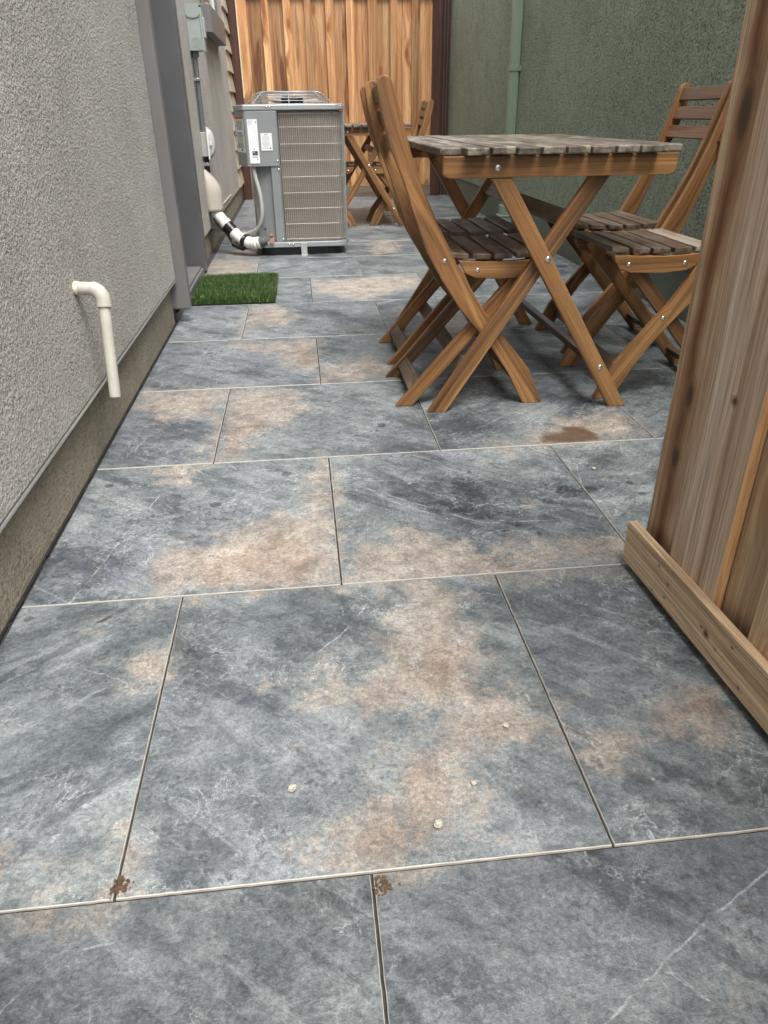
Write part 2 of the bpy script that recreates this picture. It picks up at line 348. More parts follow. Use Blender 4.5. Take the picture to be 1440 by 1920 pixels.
c=t.mix(t.ramp(hue,[(.4,0),(.6,.75)]),c,t.mix(1,c,(.985,1.01,.985),'MULTIPLY'))
c=t.mix(t.ramp(hue,[(.36,.8),(.52,0)]),c,t.mix(1,c,(.985,.985,1.05),'MULTIPLY'))
fro=t.math('MULTIPLY',t.ramp(t.noise(sw,38,7,.8,.2),[(.5,0),(.62,.6)]),t.ramp(t.noise(s,4.4,5,.65),[(.44,.08),(.60,1)]))
c=t.mix(t.math('MULTIPLY',fro,.7),c,(.38,.40,.40))
pit=t.math('MULTIPLY',t.ramp(t.noise(s,62,5,.7,.2),[(.38,.85),(.47,0)]),t.ramp(t.noise(s,3.3,5,.65),[(.40,1),(.55,.1)]))
c=t.mix(pit,c,(.055,.064,.072))
fl=t.noise(s,8,7,.75); c=t.mix(t.ramp(fl,[(.60,0),(.68,.6)]),c,(.34,.295,.235))
e=t.math('ADD',tan,t.math('MULTIPLY',t.math('SUBTRACT',t.noise(s,10,12,.78),.5),2.1))
tc=t.ramp(t.noise(s,13,10,.78),[(.37,(.175,.152,.132)),(.46,(.295,.252,.213)),(.54,(.39,.340,.288)),(.64,(.50,.465,.41))])
tc=t.mix(t.ramp(t.noise(sw,48,6,.75),[(.38,.7),(.47,0)]),tc,(.17,.155,.14))
em=t.ramp(e,[(.44,0),(.47,.45),(.60,.75),(.9,.92)]); halo=t.ramp(e,[(.24,0),(.44,.25),(.5,.0)])
c=t.mix(halo,c,(.34,.345,.32)); c=t.mix(em,c,tc)
e2=t.math('ADD',rust,t.math('MULTIPLY',t.math('SUBTRACT',t.noise(s,12,8,.75),.5),1.1))
c=t.mix(t.ramp(e2,[(.42,0),(.6,.55)]),c,t.mix(1,c,(.88,.74,.66),'MULTIPLY'))
v1=t.math('ABSOLUTE',t.math('SUBTRACT',t.noise(s,4.5,6,.62,.6),.5)); vm=t.math('MULTIPLY',t.ramp(v1,[(0,1),(.006,0)]),t.ramp(t.noise(s,6.1,3),[(.50,0),(.62,.6)]))
c=t.mix(vm,c,(.50,.52,.52))
v2=t.math('ABSOLUTE',t.math('SUBTRACT',t.noise(sw,15,5,.65,.7),.5)); vm2=t.math('MULTIPLY',t.ramp(v2,[(0,1),(.018,0)]),t.ramp(t.noise(s,7.3,4),[(.53,0),(.64,.55)]))
c=t.mix(vm2,c,(.50,.52,.51))
lw=t.math('ADD',line,t.math('MULTIPLY',t.math('SUBTRACT',t.noise(s,30,5,.7),.5),.012)); lf=t.ramp(t.math('DIVIDE',t.math('ABSOLUTE',lw),.01),[(.07,1),(.18,0)])
c=t.mix(t.math('MULTIPLY',t.math('MULTIPLY',lf,t.ramp(linem,[(0,0),(.3,1)])),t.ramp(t.noise(s,18,3),[(.40,.0),(.58,.6)])),c,(.48,.50,.49))
c=t.mix(.62,c,t.ramp(n3,[(.32,.5),(.5,1),(.68,1.5)]),'MULTIPLY')
c=t.mix(.5,c,t.ramp(n4,[(.3,.55),(.7,1.45)]),'MULTIPLY')
c=t.mix(t.math('MULTIPLY',t.ramp(t.vor(s,30),[(.0,.8),(.05,.6),(.09,0)]),t.ramp(t.noise(s,5,2),[(.52,0),(.6,1)])),c,(.50,.50,.46))
ed=t.math('ADD',dk,t.math('MULTIPLY',t.math('SUBTRACT',t.noise(s,60,3),.5),.3))
c=t.mix(t.ramp(ed,[(.42,0),(.5,.75)]),c,t.mix(1,c,.3,'MULTIPLY'))
er=t.math('ADD',t.attr('stain').outputs['Fac'],t.math('MULTIPLY',t.math('SUBTRACT',t.noise(s,28,6,.7),.5),1.1))
c=t.mix(t.ramp(er,[(.25,0),(.42,.5),(.6,.9)]),c,(.11,.062,.034))
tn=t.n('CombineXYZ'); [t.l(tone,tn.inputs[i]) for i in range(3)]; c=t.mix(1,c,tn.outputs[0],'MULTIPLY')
hh=t.math('ADD',t.math('MULTIPLY',f,2.),t.math('ADD',t.math('MULTIPLY',n3,.35),t.math('MULTIPLY',n5,.9)))
M['slate']=t.done(c,t.ramp(n2,[(.3,.34),(.7,.55)]),t.bump(hh,.5,.004))
M['body']=paint('pale_porcelain_edge',(.50,.475,.42),.7,.15,scale=40)

# ------------------------------------------------------------------ ground and paving
mb=MB(); mb.box(-60,60,-60,60,-.16,-.06,'x',.5); tag(mb.build('ground',M['soil']),kind='structure')
mb=MB(); mb.box(-.62,1.75,-2.2,9.2,-.05,-.0045,'x',.5); tag(mb.build('joint_sand',M['soil']),kind='structure')

# px -> ground point of the patio (used once to place the stone's own clouds and spots where they lie)
def gp(x,y):
    d=rt*((x-720)/FPX)-up*((y-960)/FPX)+fw; k=CH/-d.z; return (d.x*k,d.y*k)
TAN=[[(290,1115),(300,1060),(330,1030),(400,1010),(470,985),(520,975),(570,950),(590,910),(600,862),(615,862),(634,1092),(500,1102),(400,1112)],
[(640,1092),(650,1055),(700,1010),(760,995),(850,1015),(900,1035),(960,1040),(1000,1025),(1165,1018),(1170,1054),(925,1072)],
[(780,1092),(830,1100),(880,1180),(900,1230),(880,1290),(1020,1310),(1040,1370),(930,1400),(900,1400),(880,1440),(870,1480),(840,1570),(760,1612),(600,1628),(690,1540),(740,1500),(790,1440),(840,1390),(820,1345),(700,1330),(640,1300),(680,1260),(740,1200),(750,1150)],
[(0,1695),(0,1650),(40,1672),(100,1650),(170,1610),(225,1590),(208,1680)],[(232,1240),(310,1215),(300,1265),(245,1260)],
[(1235,1335),(1300,1290),(1350,1290),(1370,1330),(1330,1370),(1240,1370)],
[(428,732),(545,732),(572,765),(530,795),(470,820),(450,850),(405,866)],[(270,735),(426,731),(410,800),(380,780),(300,790),(262,765)],
[(1000,832),(1010,800),(1080,780),(1170,778),(1222,815),(1100,830)],
[(490,648),(590,634),(596,700),(560,690),(520,672)],[(602,718),(600,690),(690,668),(730,690),(720,708)],
[(458,630),(458,605),(470,580),(520,572),(555,595),(520,612),(470,612)],
[(590,528),(780,515),(790,535),(680,562),(600,548)],[(390,490),(480,488),(474,520),(385,522)],
[(290,880),(385,872),(340,900),(300,905)],[(700,452),(740,450),(750,470),(705,478)],[(940,835),(960,840),(950,860)],
[(450,640),(500,648),(480,660),(450,655)],[(430,470),(470,468),(460,480),(420,480)],[(590,1270),(625,1250),(640,1290),(600,1320)],[(820,590),(870,585),(880,620),(830,625)],
[(1100,1380),(1180,1370),(1160,1430),(1110,1420)]]
RUST=[[(380,1110),(390,1050),(450,1020),(560,1000),(600,1060),(560,1100)],[(860,1060),(900,1040),(960,1045),(930,1070)],[(700,1360),(830,1440),(840,1560),(780,1600),(680,1600),(760,1480)],[(800,1210),(870,1220),(860,1300),(790,1290)],[(440,800),(480,790),(460,850),(410,862)],[(560,650),(590,650),(592,690),(570,680)],[(1250,1330),(1320,1300),(1340,1340),(1260,1360)]]
STAIN=[[(1015,829),(1022,815),(1058,812),(1058,802),(1085,802),(1110,812),(1122,822),(1100,827)]]
DARK=[((404,946),11,5),((537,888),9,5),((1065,922),22,11),((1105,918),15,6),((55,1160),9,5),((226,1012),6,4),((716,797),8,4),((1012,1000),7,4),((972,985),6,3),((1205,925),9,4),((205,910),8,4),((880,885),6,3),((1180,905),8,4)]
VEIN=[[(135,1125),(190,1060),(225,1012),(290,940)],[(1440,1632),(1290,1760),(1130,1925)],[(15,1885),(100,1790),(170,1776)],[(560,1250),(640,1190),(700,1120)],[(700,920),(900,980),(1030,975)],[(1010,845),(1080,870),(1090,905),(1060,925)],[(430,870),(450,885),(500,880)]]
def inside(P,poly):
    x,y=P[:,0],P[:,1]; r=np.zeros(len(P),bool); n=len(poly)
    for i in range(n):
        (x1,y1),(x2,y2)=poly[i],poly[(i+1)%n]
        if y1==y2: continue
        r^=((y1>y)!=(y2>y))&(x<(x2-x1)*(y-y1)/(y2-y1)+x1)
    return r
def segd(P,a,b):
    a=np.array(a);b=np.array(b);d=b-a; k=np.clip(((P-a)@d)/(d@d),0,1); return np.linalg.norm(P-(a+k[:,None]*d),axis=1)
def soft(P,poly,wd):
    q=[gp(*p) for p in poly]; dd=np.min([segd(P,q[i],q[(i+1)%len(q)]) for i in range(len(q))],axis=0)
    sg=np.where(inside(P,q),dd,-dd); return np.clip(.5+sg/wd*.5,0,1)
ROWY=[-2.494,-1.884,-1.274,-.664,-.055,.555,1.172,1.776,2.377,2.978,3.599,4.235,4.855,5.456,6.06,6.67,7.28,7.89,8.50,9.11]
X0=.0365; G=.0024
V=[];F=[];SL=[];TO=[];MI=[]
def slab(x0,x1,y0,y1,res):
    nx=max(2,int((x1-x0)/res)+1); ny=max(2,int((y1-y0)/res)+1)
    zt=random.uniform(-.0006,.0006); tl=[random.uniform(-.0005,.0005) for _ in range(2)]
    off=(random.uniform(0,50),random.uniform(0,50)); tone=random.uniform(.90,1.08)*(.72 if y1<.6 else 1); o=len(V)  # nearest rows darker: vignette shade painted into the slab colour
    flip=random.choice((-1,1))
    bv=.0009
    xs=[x0,x0+bv]+list(np.linspace(x0+bv,x1-bv,nx)[1:-1])+[x1-bv,x1]; ys=[y0,y0+bv]+list(np.linspace(y0+bv,y1-bv,ny)[1:-1])+[y1-bv,y1]
    xs=[float(q) for q in xs]; ys=[float(q) for q in ys]; NX,NY=len(xs),len(ys)
    for j,y in enumerate(ys):
        for i,x in enumerate(xs):
            edge=i in(0,NX-1) or j in(0,NY-1)
            jx=(.0006*mnoise.noise(Vector((y*90,x0*7,1)))+.0004*mnoise.noise(Vector((y*300,x0*7,4)))) if i in(0,1,NX-2,NX-1) else 0; jy=(.0006*mnoise.noise(Vector((x*90,y0*7,2)))+.0004*mnoise.noise(Vector((x*300,y0*7,5)))) if j in(0,1,NY-2,NY-1) else 0
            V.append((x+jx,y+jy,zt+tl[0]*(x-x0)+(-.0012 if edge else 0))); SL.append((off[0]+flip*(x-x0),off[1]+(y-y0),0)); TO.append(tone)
    for j in range(NY-1):
        for i in range(NX-1):
            a=o+j*NX+i; F.append((a,a+1,a+NX+1,a+NX)); MI.append(1 if (i in(0,NX-2) or j in (0,NY-2)) else 0)
    ring=[o+i for i in range(NX)]+[o+j*NX+NX-1 for j in range(1,NY)]+[o+(NY-1)*NX+i for i in range(NX-2,-1,-1)]+[o+j*NX for j in range(NY-2,0,-1)]
    b=len(V)
    for r_ in ring: V.append((V[r_][0],V[r_][1],-.02)); SL.append(SL[r_]); TO.append(tone)
    for i in range(len(ring)):
        k=(i+1)%len(ring); F.append((ring[i],b+i,b+k,ring[k])); MI.append(1)
for r_ in range(len(ROWY)-1):
    y0,y1=ROWY[r_],ROWY[r_+1]; par=(r_-5)%2            # r_=5 is the first row past the near long joint
    bx=X0-.3048 if par==0 else X0
    k=-2
    while bx+k*.6096<1.63:
        a=max(bx+k*.6096,-.566); b=min(bx+(k+1)*.6096,1.63); k+=1
        if b-a<.03: continue
        y=(y0+y1)/2
        slab(a+(G if a>-.56 else 0),b-(G*.6),y0+G,y1-G*.6, .012 if (y<2.7 and y>-.1) else .03)
me=bpy.data.meshes.new('paving'); me.from_pydata(V,[],F); P=np.array(V)[:,:2]
def setf(name,arr): a=me.attributes.new(name,'FLOAT','POINT'); a.data.foreach_set('value',np.asarray(arr,np.float32))
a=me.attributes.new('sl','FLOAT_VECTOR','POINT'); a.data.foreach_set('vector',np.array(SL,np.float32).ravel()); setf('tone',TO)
tanv=np.zeros(len(P))
for q in TAN: tanv=np.maximum(tanv,soft(P,q,.11))
setf('tan',tanv)
rv=np.zeros(len(P))
for q in RUST: rv=np.maximum(rv,soft(P,q,.10))
setf('rust',rv)
sv_=np.zeros(len(P))
for q in STAIN: sv_=np.maximum(sv_,soft(P,q,.03))
setf('stain',sv_)
dv=np.zeros(len(P))
for c_,rx,ry in DARK:
    cx,cy=gp(*c_); ex=abs(gp(c_[0]+rx,c_[1])[0]-cx); ey=abs(gp(c_[0],c_[1]+ry)[1]-cy)
    dd=np.sqrt(((P[:,0]-cx)/ex)**2+((P[:,1]-cy)/ey)**2); dv=np.maximum(dv,np.clip(1-.5*dd,0,1))
setf('dark',dv)
vd=np.full(len(P),9.); vs_=np.full(len(P),.05)
for q in VEIN:
    q=[gp(*p) for p in q]
    for i in range(len(q)-1):
        a_,b_=np.array(q[i]),np.array(q[i+1]); d_=(b_-a_)/np.linalg.norm(b_-a_); sg=(P[:,0]-a_[0])*-d_[1]+(P[:,1]-a_[1])*d_[0]; ds_=segd(P,q[i],q[i+1])
        near=ds_<vd; vd=np.where(near,ds_,vd); vs_=np.where(near,np.clip(sg,-.05,.05),vs_)
setf('vein',vs_); setf('veinm',np.clip(1-vd/.03,0,1))
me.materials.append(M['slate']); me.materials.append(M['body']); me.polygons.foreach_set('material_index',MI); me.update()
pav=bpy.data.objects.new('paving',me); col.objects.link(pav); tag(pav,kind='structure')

# ------------------------------------------------------------------ the grey house on the left
WH=3.1
house=thing('grey_house','grey stucco house wall with door recess and beige siding, running along the left side','house',(-.6,2,0))
def hb(mb,name,mat,bevel=.003,seg=2):
    o=mb.build(name,mat,house,bevel,seg=seg); o.matrix_parent_inverse=Matrix.Translation((.6,-2,0)); return o
mb=MB(); mb.box(-.80,-.545,-2.5,3.275,.19,4.2,'z',.5); hb(mb,'stucco_wall',M['stucco_grey'],.006)  # unseen top raised above the far wall to shade the near paving
mb=MB(); mb.box(-.548,-.5432,-2.5,3.27,.184,.1895,'y',.5); hb(mb,'weep_screed',M['galv'],0)
mb=MB(); mb.box(-.80,-.575,-2.5,3.28,-.05,.184,'y',.5); hb(mb,'plinth',M['plinth'],.0)
mb=MB(); mb.box(-.80,-.577,4.62,7.95,.155,WH,'z',.5); hb(mb,'stucco_wall',M['stucco_grey'],.006)
mb=MB(); mb.box(-.80,-.600,4.62,8.9,-.05,.15,'y',.5); hb(mb,'plinth',M['plinth'],0)
# door casing, near and far
mb=MB(); mb.box(-.62,-.499,3.282,3.33,.062,WH,'z',.5); fr=hb(mb,'door_casing',M['trim'],.006,3)
mb=MB(); mb.box(-.62,-.545,3.335,3.42,.05,WH,'z',.5); hb(mb,'door_jamb',M['trim_dark'],.003)
mb=MB(); mb.box(-.72,-.553,4.42,4.50,.012,WH,'z',.5); mb.box(-.72,-.562,4.505,4.60,.03,WH,'z',.5); hb(mb,'door_casing',M['trim_dark'],.006,3)
mb=MB(); mb.box(-.80,-.722,3.425,4.415,.06,2.12,'z',.5); dr=hb(mb,'door',M['trim_dark'],.003)
mb=MB(); mb.tube([(-.722,3.53,1.0),(-.67,3.53,1.0),(-.66,3.55,1.0),(-.66,3.64,1.0)],.010); mb.build('handle',M['steel'],dr,smooth=True)
mb=MB(); mb.box(-.80,-.722,3.425,4.415,2.125,WH,'z',.5); hb(mb,'lintel',M['trim'],.003)
mb=MB(); mb.box(-.72,-.58,3.34,4.41,-.006,.045,'y',.5); mb.box(-.58,-.566,3.34,4.41,-.006,.035,'y',.5); hb(mb,'threshold',M['trim'],.003)
# lap siding beyond the stucco
mb=MB()
z=.17
while z<WH:
    y0,y1=7.955,8.9; zb,zt_=z,min(z+.165,WH)
    vs=[(-.80,y0,zb),(-.560,y0,zb),(-.582,y0,zt_),(-.80,y0,zt_)]; vs+=[(a,y1,c) for a,_,c in vs]
    mb.add(vs,[(0,1,2,3),(7,6,5,4),(0,4,5,1),(1,5,6,2),(2,6,7,3),(3,7,4,0)],[(0,0,0)]*8)
    z+=.165
hb(mb,'lap_siding',M['siding'],.001)
# small window with a deep boxed sill
mb=MB(); mb.box(-.576,-.505,5.95,7.12,1.295,1.455,'y',.5); sill=hb(mb,'window_sill',M['trim'],.004)
mb=MB(); mb.box(-.576,-.545,6.0,6.12,1.456,2.3,'z',.5); mb.box(-.576,-.545,6.95,7.07,1.456,2.3,'z',.5); mb.box(-.576,-.545,6.12,6.95,2.2,2.3,'y',.5); win=hb(mb,'window',M['trim'],.003)
mb=MB(); mb.box(-.5765,-.556,6.122,6.17,1.457,2.198,'z',.5); mb.box(-.5765,-.556,6.90,6.948,1.457,2.198,'z',.5); mb.box(-.5765,-.556,6.17,6.90,1.457,1.50,'y',.5)
mb.build('frame',M['white'],win,.002)
mb=MB(); mb.box(-.5762,-.572,6.17,6.90,1.50,2.2,'y',.5); mb.build('pane',M['glass'],win)

# dark strip of sand along the wall foot
mb=MB()
rs=[]
for i in range(260):
    y=-.2+i*(3.55/260); wdt=-.004+.004*mnoise.noise(Vector((y*14,0,0)))+.003*mnoise.noise(Vector((y*60,3,0)))
    rs.append((y,wdt))
vs=[];gs=[];fs=[]
for y,wd in rs: vs+=[(-.577,y,.004),(-.566+wd,y,.0015)]; gs+=[(0,0,0)]*2
for i in range(len(rs)-1): fs.append((2*i,2*i+1,2*i+3,2*i+2))
mb.add(vs,fs,gs); tag(mb.build('sand_strip',M['gravel']),kind='structure')

# ------------------------------------------------------------------ green house on the right
gh=thing('green_house','sage green rough stucco building wall rising along the right side','house',(1.63,3,0))
def gb(mb,name,mat,bevel=.003):
    o=mb.build(name,mat,gh,bevel); o.matrix_parent_inverse=Matrix.Translation((-1.63,-3,0)); return o
mb=MB(); mb.box(1.63,1.95,-2.5,9.6,.21,WH,'z',.5); gb(mb,'stucco_wall',M['stucco_green'],.006)
mb=MB(); mb.box(1.642,1.95,-2.5,9.6,-.05,.208,'y',.5); gb(mb,'plinth',M['green_plinth'],0)

# downspout
ds=thing('downspout','pale green square downspout fixed to the green wall with a strap and a flared foot','downspout',(1.59,5.92,0))
def db(mb,name,mat,bevel=.003):
    o=mb.build(name,mat,ds,bevel); o.matrix_parent_inverse=Matrix.Translation((-1.59,-5.92,0)); return o
mb=MB(); mb.box(1.565,1.628,5.90,5.97,.17,WH,'z',.5); db(mb,'pipe',M['spout'],.006)
mb=MB(); mb.box(1.555,1.638,5.892,5.978,.10,.17,'z',.5); mb.box(1.545,1.641,5.882,5.988,.02,.10,'z',.5); mb.box(1.54,1.641,5.877,5.993,.085,.098,'z',.5); mb.box(1.56,1.64,5.89,5.98,-.0,.02,'z',.5); db(mb,'foot',M['spout'],.004)
mb=MB(); mb.box(1.560,1.629,5.895,5.975,1.055,1.085,'z',.5); mb.box(1.612,1.6285,5.868,5.895,1.055,1.085,'z',.5); mb.box(1.612,1.6285,5.975,6.0,1.055,1.085,'z',.5); db(mb,'strap',M['spout'],.002)

# ------------------------------------------------------------------ fence at the end
FY=8.575
fence=thing('wooden_fence','tall orange cedar board fence between dark brown posts closing off the far end','fence',(.45,FY,0))
def fb(mb,name,mat,bevel=.003):
    o=mb.build(name,mat,fence,bevel); o.matrix_parent_inverse=Matrix.Translation((-.45,-FY,0)); return o
mb=MB(); x=-.480; k=0; wid=[.10,.15,.075,.15,.085,.14,.07,.15,.09,.13,.08,.15,.10,.14,.08,.15,.09,.15]
while x<1.43:
    wd=min(wid[k%len(wid)]*.93,1.435-x); rec=.022 if k%2 else 0
    mb.frame((x-(.012 if k%2 else 0),FY+rec,.115),(0,0,1),(1,0,0),(0,1,0),1.68,wd+(.024 if k%2 else -.002),.017,tone=random.random(),off=(random.uniform(0,40),random.uniform(0,40)))
    x+=wd; k+=1
fb(mb,'boards',M['cedar'],.0015)
mb=MB(); mb.box(-.583,-.490,FY-.035,FY+.055,.0,1.95,'z',.5); fb(mb,'post',M['brown_paint'],.003)
mb=MB(); mb.box(1.445,1.538,FY-.035,FY+.055,.0,1.95,'z',.5); fb(mb,'post',M['brown_paint'],.003)
mb=MB(); mb.box(-.488,1.443,FY-.028,FY+.06,-.01,.1135,'x',.5); fb(mb,'kickboard',M['kick_wood'],.003)
mb=MB(); mb.box(-.488,1.443,FY-.012,FY+.06,1.80,1.84,'x',.5); fb(mb,'cap_rail',M['brown_paint'],.003)
mb=MB(); mb.box(-.488,-.476,FY-.012,FY-.002,.95,1.795,'z',.5); fb(mb,'corner_bead',M['cream'],.001)
mb=MB(); mb.box(-.488,1.443,FY+.062,FY+.10,.3,.39,'x'); fb(mb,'rear_rail',M['kick_wood'],.003); mb=MB(); mb.box(-.488,1.443,FY+.062,FY+.10,1.4,1.49,'x'); fb(mb,'rear_rail',M['kick_wood'],.003)
# slim boards closing the gap between post and green wall
mb=MB()
for i in range(3): mb.box(1.541+i*.033,1.570+i*.033,FY+.02,FY+.035,.0,1.95,'z')
tag(mb.build('filler_boards',M['brown_paint'],None,.001),'narrow dark boards filling the gap between fence post and green wall','fence')

# ------------------------------------------------------------------ gate in the right foreground
gate=thing('wooden_gate','open pale cedar board gate with a bottom rail, standing in the right foreground','gate',(.602,1.17,0),0)
gd=Vector((.018,-.44,0)).normalized(); gn=Vector((gd.y,-gd.x,0))       # gd towards the camera, gn into the alley (-x)
if gn.x>0: gn=-gn
Zu=Vector((0,0,1))
def gbrd(mb,s0,s1,t0,t1,z0,z1,grain='z',tone=.5,off=None):
    o=gd*s0+gn*(-t1)+Zu*z0
    if grain=='z': mb.frame(o,Zu,gd,gn,z1-z0,s1-s0,t1-t0,tone=tone,off=off)
    else: mb.frame(o,gd,Zu,gn,s1-s0,z1-z0,t1-t0,tone=tone,off=off)
mb=MB(); gbrd(mb,0,1.25,0,.018,.018,.103,'y',.5,(0,0)); mb.build('bottom_rail',M['rail_nailed'],gate,.0015)
mb=MB(); gbrd(mb,0,1.25,0,.018,1.55,1.64,'y',.5); mb.build('top_rail',M['rail_wood'],gate,.0015)
for i,(s0,s1,rec,tn_) in enumerate([(.004,.16,1,.5),(.128,.272,0,.75),(.245,.40,1,.2),(.368,.512,0,.8),(.485,.64,1,.4),(.61,.752,0,.6),(.725,.88,1,.3),(.85,.992,0,.7),(.965,1.12,1,.5),(1.09,1.25,0,.6)]):
    a=.0385 if rec else .0185
    mb=MB(); gbrd(mb,s0,s1,a,a+.0185,.022,1.78,'z',tn_,(0,0) if i<2 else None); mb.mi[3]=1; mb.build('board',[M['gate_knotty'] if i==0 else M['gate_pale'] if i==1 else M['gate_wood'],M['gate_edge']],gate,.0018)
mb=MB(); gbrd(mb,.06,1.25,.0585,.096,.25,.34,'y',.4); mb.build('rear_rail',M['rail_wood'],gate,.002); mb=MB(); gbrd(mb,.06,1.25,.0585,.096,1.35,1.44,'y',.6); mb.build('rear_rail',M['rail_wood'],gate,.002)

# ------------------------------------------------------------------ folding chair
UPL=[(.212,.870),(.222,.817),(.247,.727),(.283,.643),(.315,.553),(.350,.462),(.393,.386),(.452,.298),(.512,.229),(.556,.175),(.608,.099),(.662,.0)]
UPR=[(.724,.0),(.671,.113),(.578,.225),(.522,.293),(.478,.362),(.464,.392),(.452,.410),(.436,.428),(.408,.481),(.376,.541),(.338,.622),(.303,.713),(.276,.805),(.257,.868),(.252,.880),(.243,.888),(.231,.890),(.220,.884)]
CL=([0,.1,.2,.3,.4,.5,.62,.72,.82,.89],[.693,.642,.572,.49,.42,.375,.317,.275,.248,.232])
OX=.47          # chair's own origin under the middle of the seat
def sh(pl): return [(x-OX,z) for x,z in pl]
WY=.178
def make_chair(label,group,name='folding_chair'):
    r=thing(name,label,'chair',(0,0,0),0,group)
    cl=(CL[0],[x-OX for x in CL[1]])
    for s in (-1,1):
        mb=MB(); y0,y1=(-WY,-WY+.021) if s<0 else (WY-.021,WY)
        mb.prism(sh(UPL+UPR),y0,y1,centre=cl,tone=.75 if s<0 else .5); u=mb.build('upright',M['acacia'],r,.003,seg=3)
        for (x,z) in ((.400,.437),(.536,.249)):
            mb=MB(); dome(mb,(x-OX,s*WY,z),(0,s,0),.0065,.003); mb.build('bolt',M['steel'],u,smooth=True)
        mb=MB(); ya=s*(WY-.025); yb=s*(WY-.045); mb.bar((.2885-OX,.0),(.672-OX,.432),.040,min(ya,yb),max(ya,yb),'h',None,tone=.55); mb.build('leg',M['acacia'],r,.0025)
        mb=MB(); ya=s*(WY-.023); yb=s*(WY-.003)                      # seat rail lies in the plane just inside the uprights' line
        rail=[(.440,.438),(.463,.400),(.49,.388),(.56,.382),(.66,.386),(.695,.398),(.712,.420),(.715,.436)]
        top=[(.66,.434),(.56,.430),(.49,.433)]
        mb.prism(sh(rail+top),min(ya,yb),max(ya,yb),tone=.6); rl=mb.build('seat_rail',M['acacia'],r,.002)
        for x in (.497,.668): mb=MB(); dome(mb,(x-OX,s*(WY-.003),.409),(0,s,0),.0065,.003); mb.build('bolt',M['steel'],rl,smooth=True)
    mb=MB()
    for i in range(5):
        x=.418+i*.0635-OX; z=.4375+(.0065 if i==0 else .001 if i==1 else 0 if i==2 else .001 if i==3 else .003); th=(-.10,-.03,0,.03,.07)[i]
        X=Vector((math.cos(th),0,math.sin(th)))
        e=.004*random.random()
        mb.frame((x,-.170-e,z),(0,1,0),X,(0,0,1),.340+e*2,.0525,.015,tone=random.random())
    mb.build('seat',M['acacia_dark'],r,.0025)
    mb=MB()
    for i,zc in enumerate((.853,.793,.733)):
        xc=np.interp(zc,CL[0],CL[1])-OX+.004; d=Vector((-.26,0,.966))
        mb.frame(Vector((xc,-WY+.0215,zc))-d*.0205-Vector((.966,0,.26))*.006,(0,1,0),d,(.966,0,.26),2*WY-.043,.041,.013,tone=random.random())
    mb.build('backrest',M['backslat'],r,.002)
    mb=MB(); mb.frame((.318-OX,-WY+.046,.03),(0,1,0),(.664,0,.747),(-.747,0,.664),2*WY-.092,.045,.016,tone=.6); mb.build('stretcher',M['acacia_dark'],r,.002)
    mb=MB(); mb.frame((.640-OX,-WY+.0215,.055),(0,1,0),(-.53,0,.85),(.85,0,.53),2*WY-.043,.045,.016,tone=.4); mb.build('stretcher',M['acacia_dark'],r,.002)
    mb=MB(); mb.frame((.60-OX,-WY+.046,.365),(0,1,0),(.664,0,.747),(-.747,0,.664),2*WY-.092,.03,.018,tone=.4); mb.build('seat_support',M['acacia_dark'],r,.002)
    return r
M['backslat']=wood('brown_backrest_wood',(.12,.060,.032),(.20,.105,.058),(.29,.165,.098),tone_rng=.2,ring=26,rough=.5,fine=.5)
G1='folding garden chairs around the near table'
chA=make_chair('brown folding chair nearest the camera, left of the near table, its back tallest in view',G1)
chA.location=(OX,2.10+WY,0)
def chair(x,y,flip,label,group,rz=0):
    c=copy_tree(chA); c.location=(x,y,0); c.rotation_euler=(0,0,(math.pi if flip else 0)+rz); c['label']=label; c['group']=group; return c
chair(OX+.022,2.53+WY,False,'brown folding chair right behind the nearest one, dark slatted seat left of the near table',G1)
CC=chair(1.148,2.285,True,'brown folding chair half hidden behind the open gate, its sunbleached seat facing the near table',G1)
chair(1.205,2.775,True,'brown folding chair by the green wall with three red-brown back slats showing above the table',G1)
M['acacia_bleached']=wood('sunbleached_seat_wood',(.12,.085,.058),(.22,.165,.12),(.34,.27,.20),tone_rng=.3,weather=(.40,.34,.27),weather_amt=.4,ring=30,rough=.5,fine=.6,bstr=.5)
for ch in kids(CC):
    if ch.name.startswith('seat') and 'rail' not in ch.name and 'support' not in ch.name:
        ch.data=ch.data.copy(); ch.data.materials.append(M['acacia_bleached'])
        for p_ in ch.data.polygons:
            if p_.center.x<.03: p_.material_index=1
G2='folding garden chairs around the far table'
chair(.205,6.42,False,'brown folding chair mostly hidden behind the air conditioner, beside the far table',G2)
chair(.815,6.42,True,'brown folding chair with its narrow back against the cedar fence, right of the far table',G2)

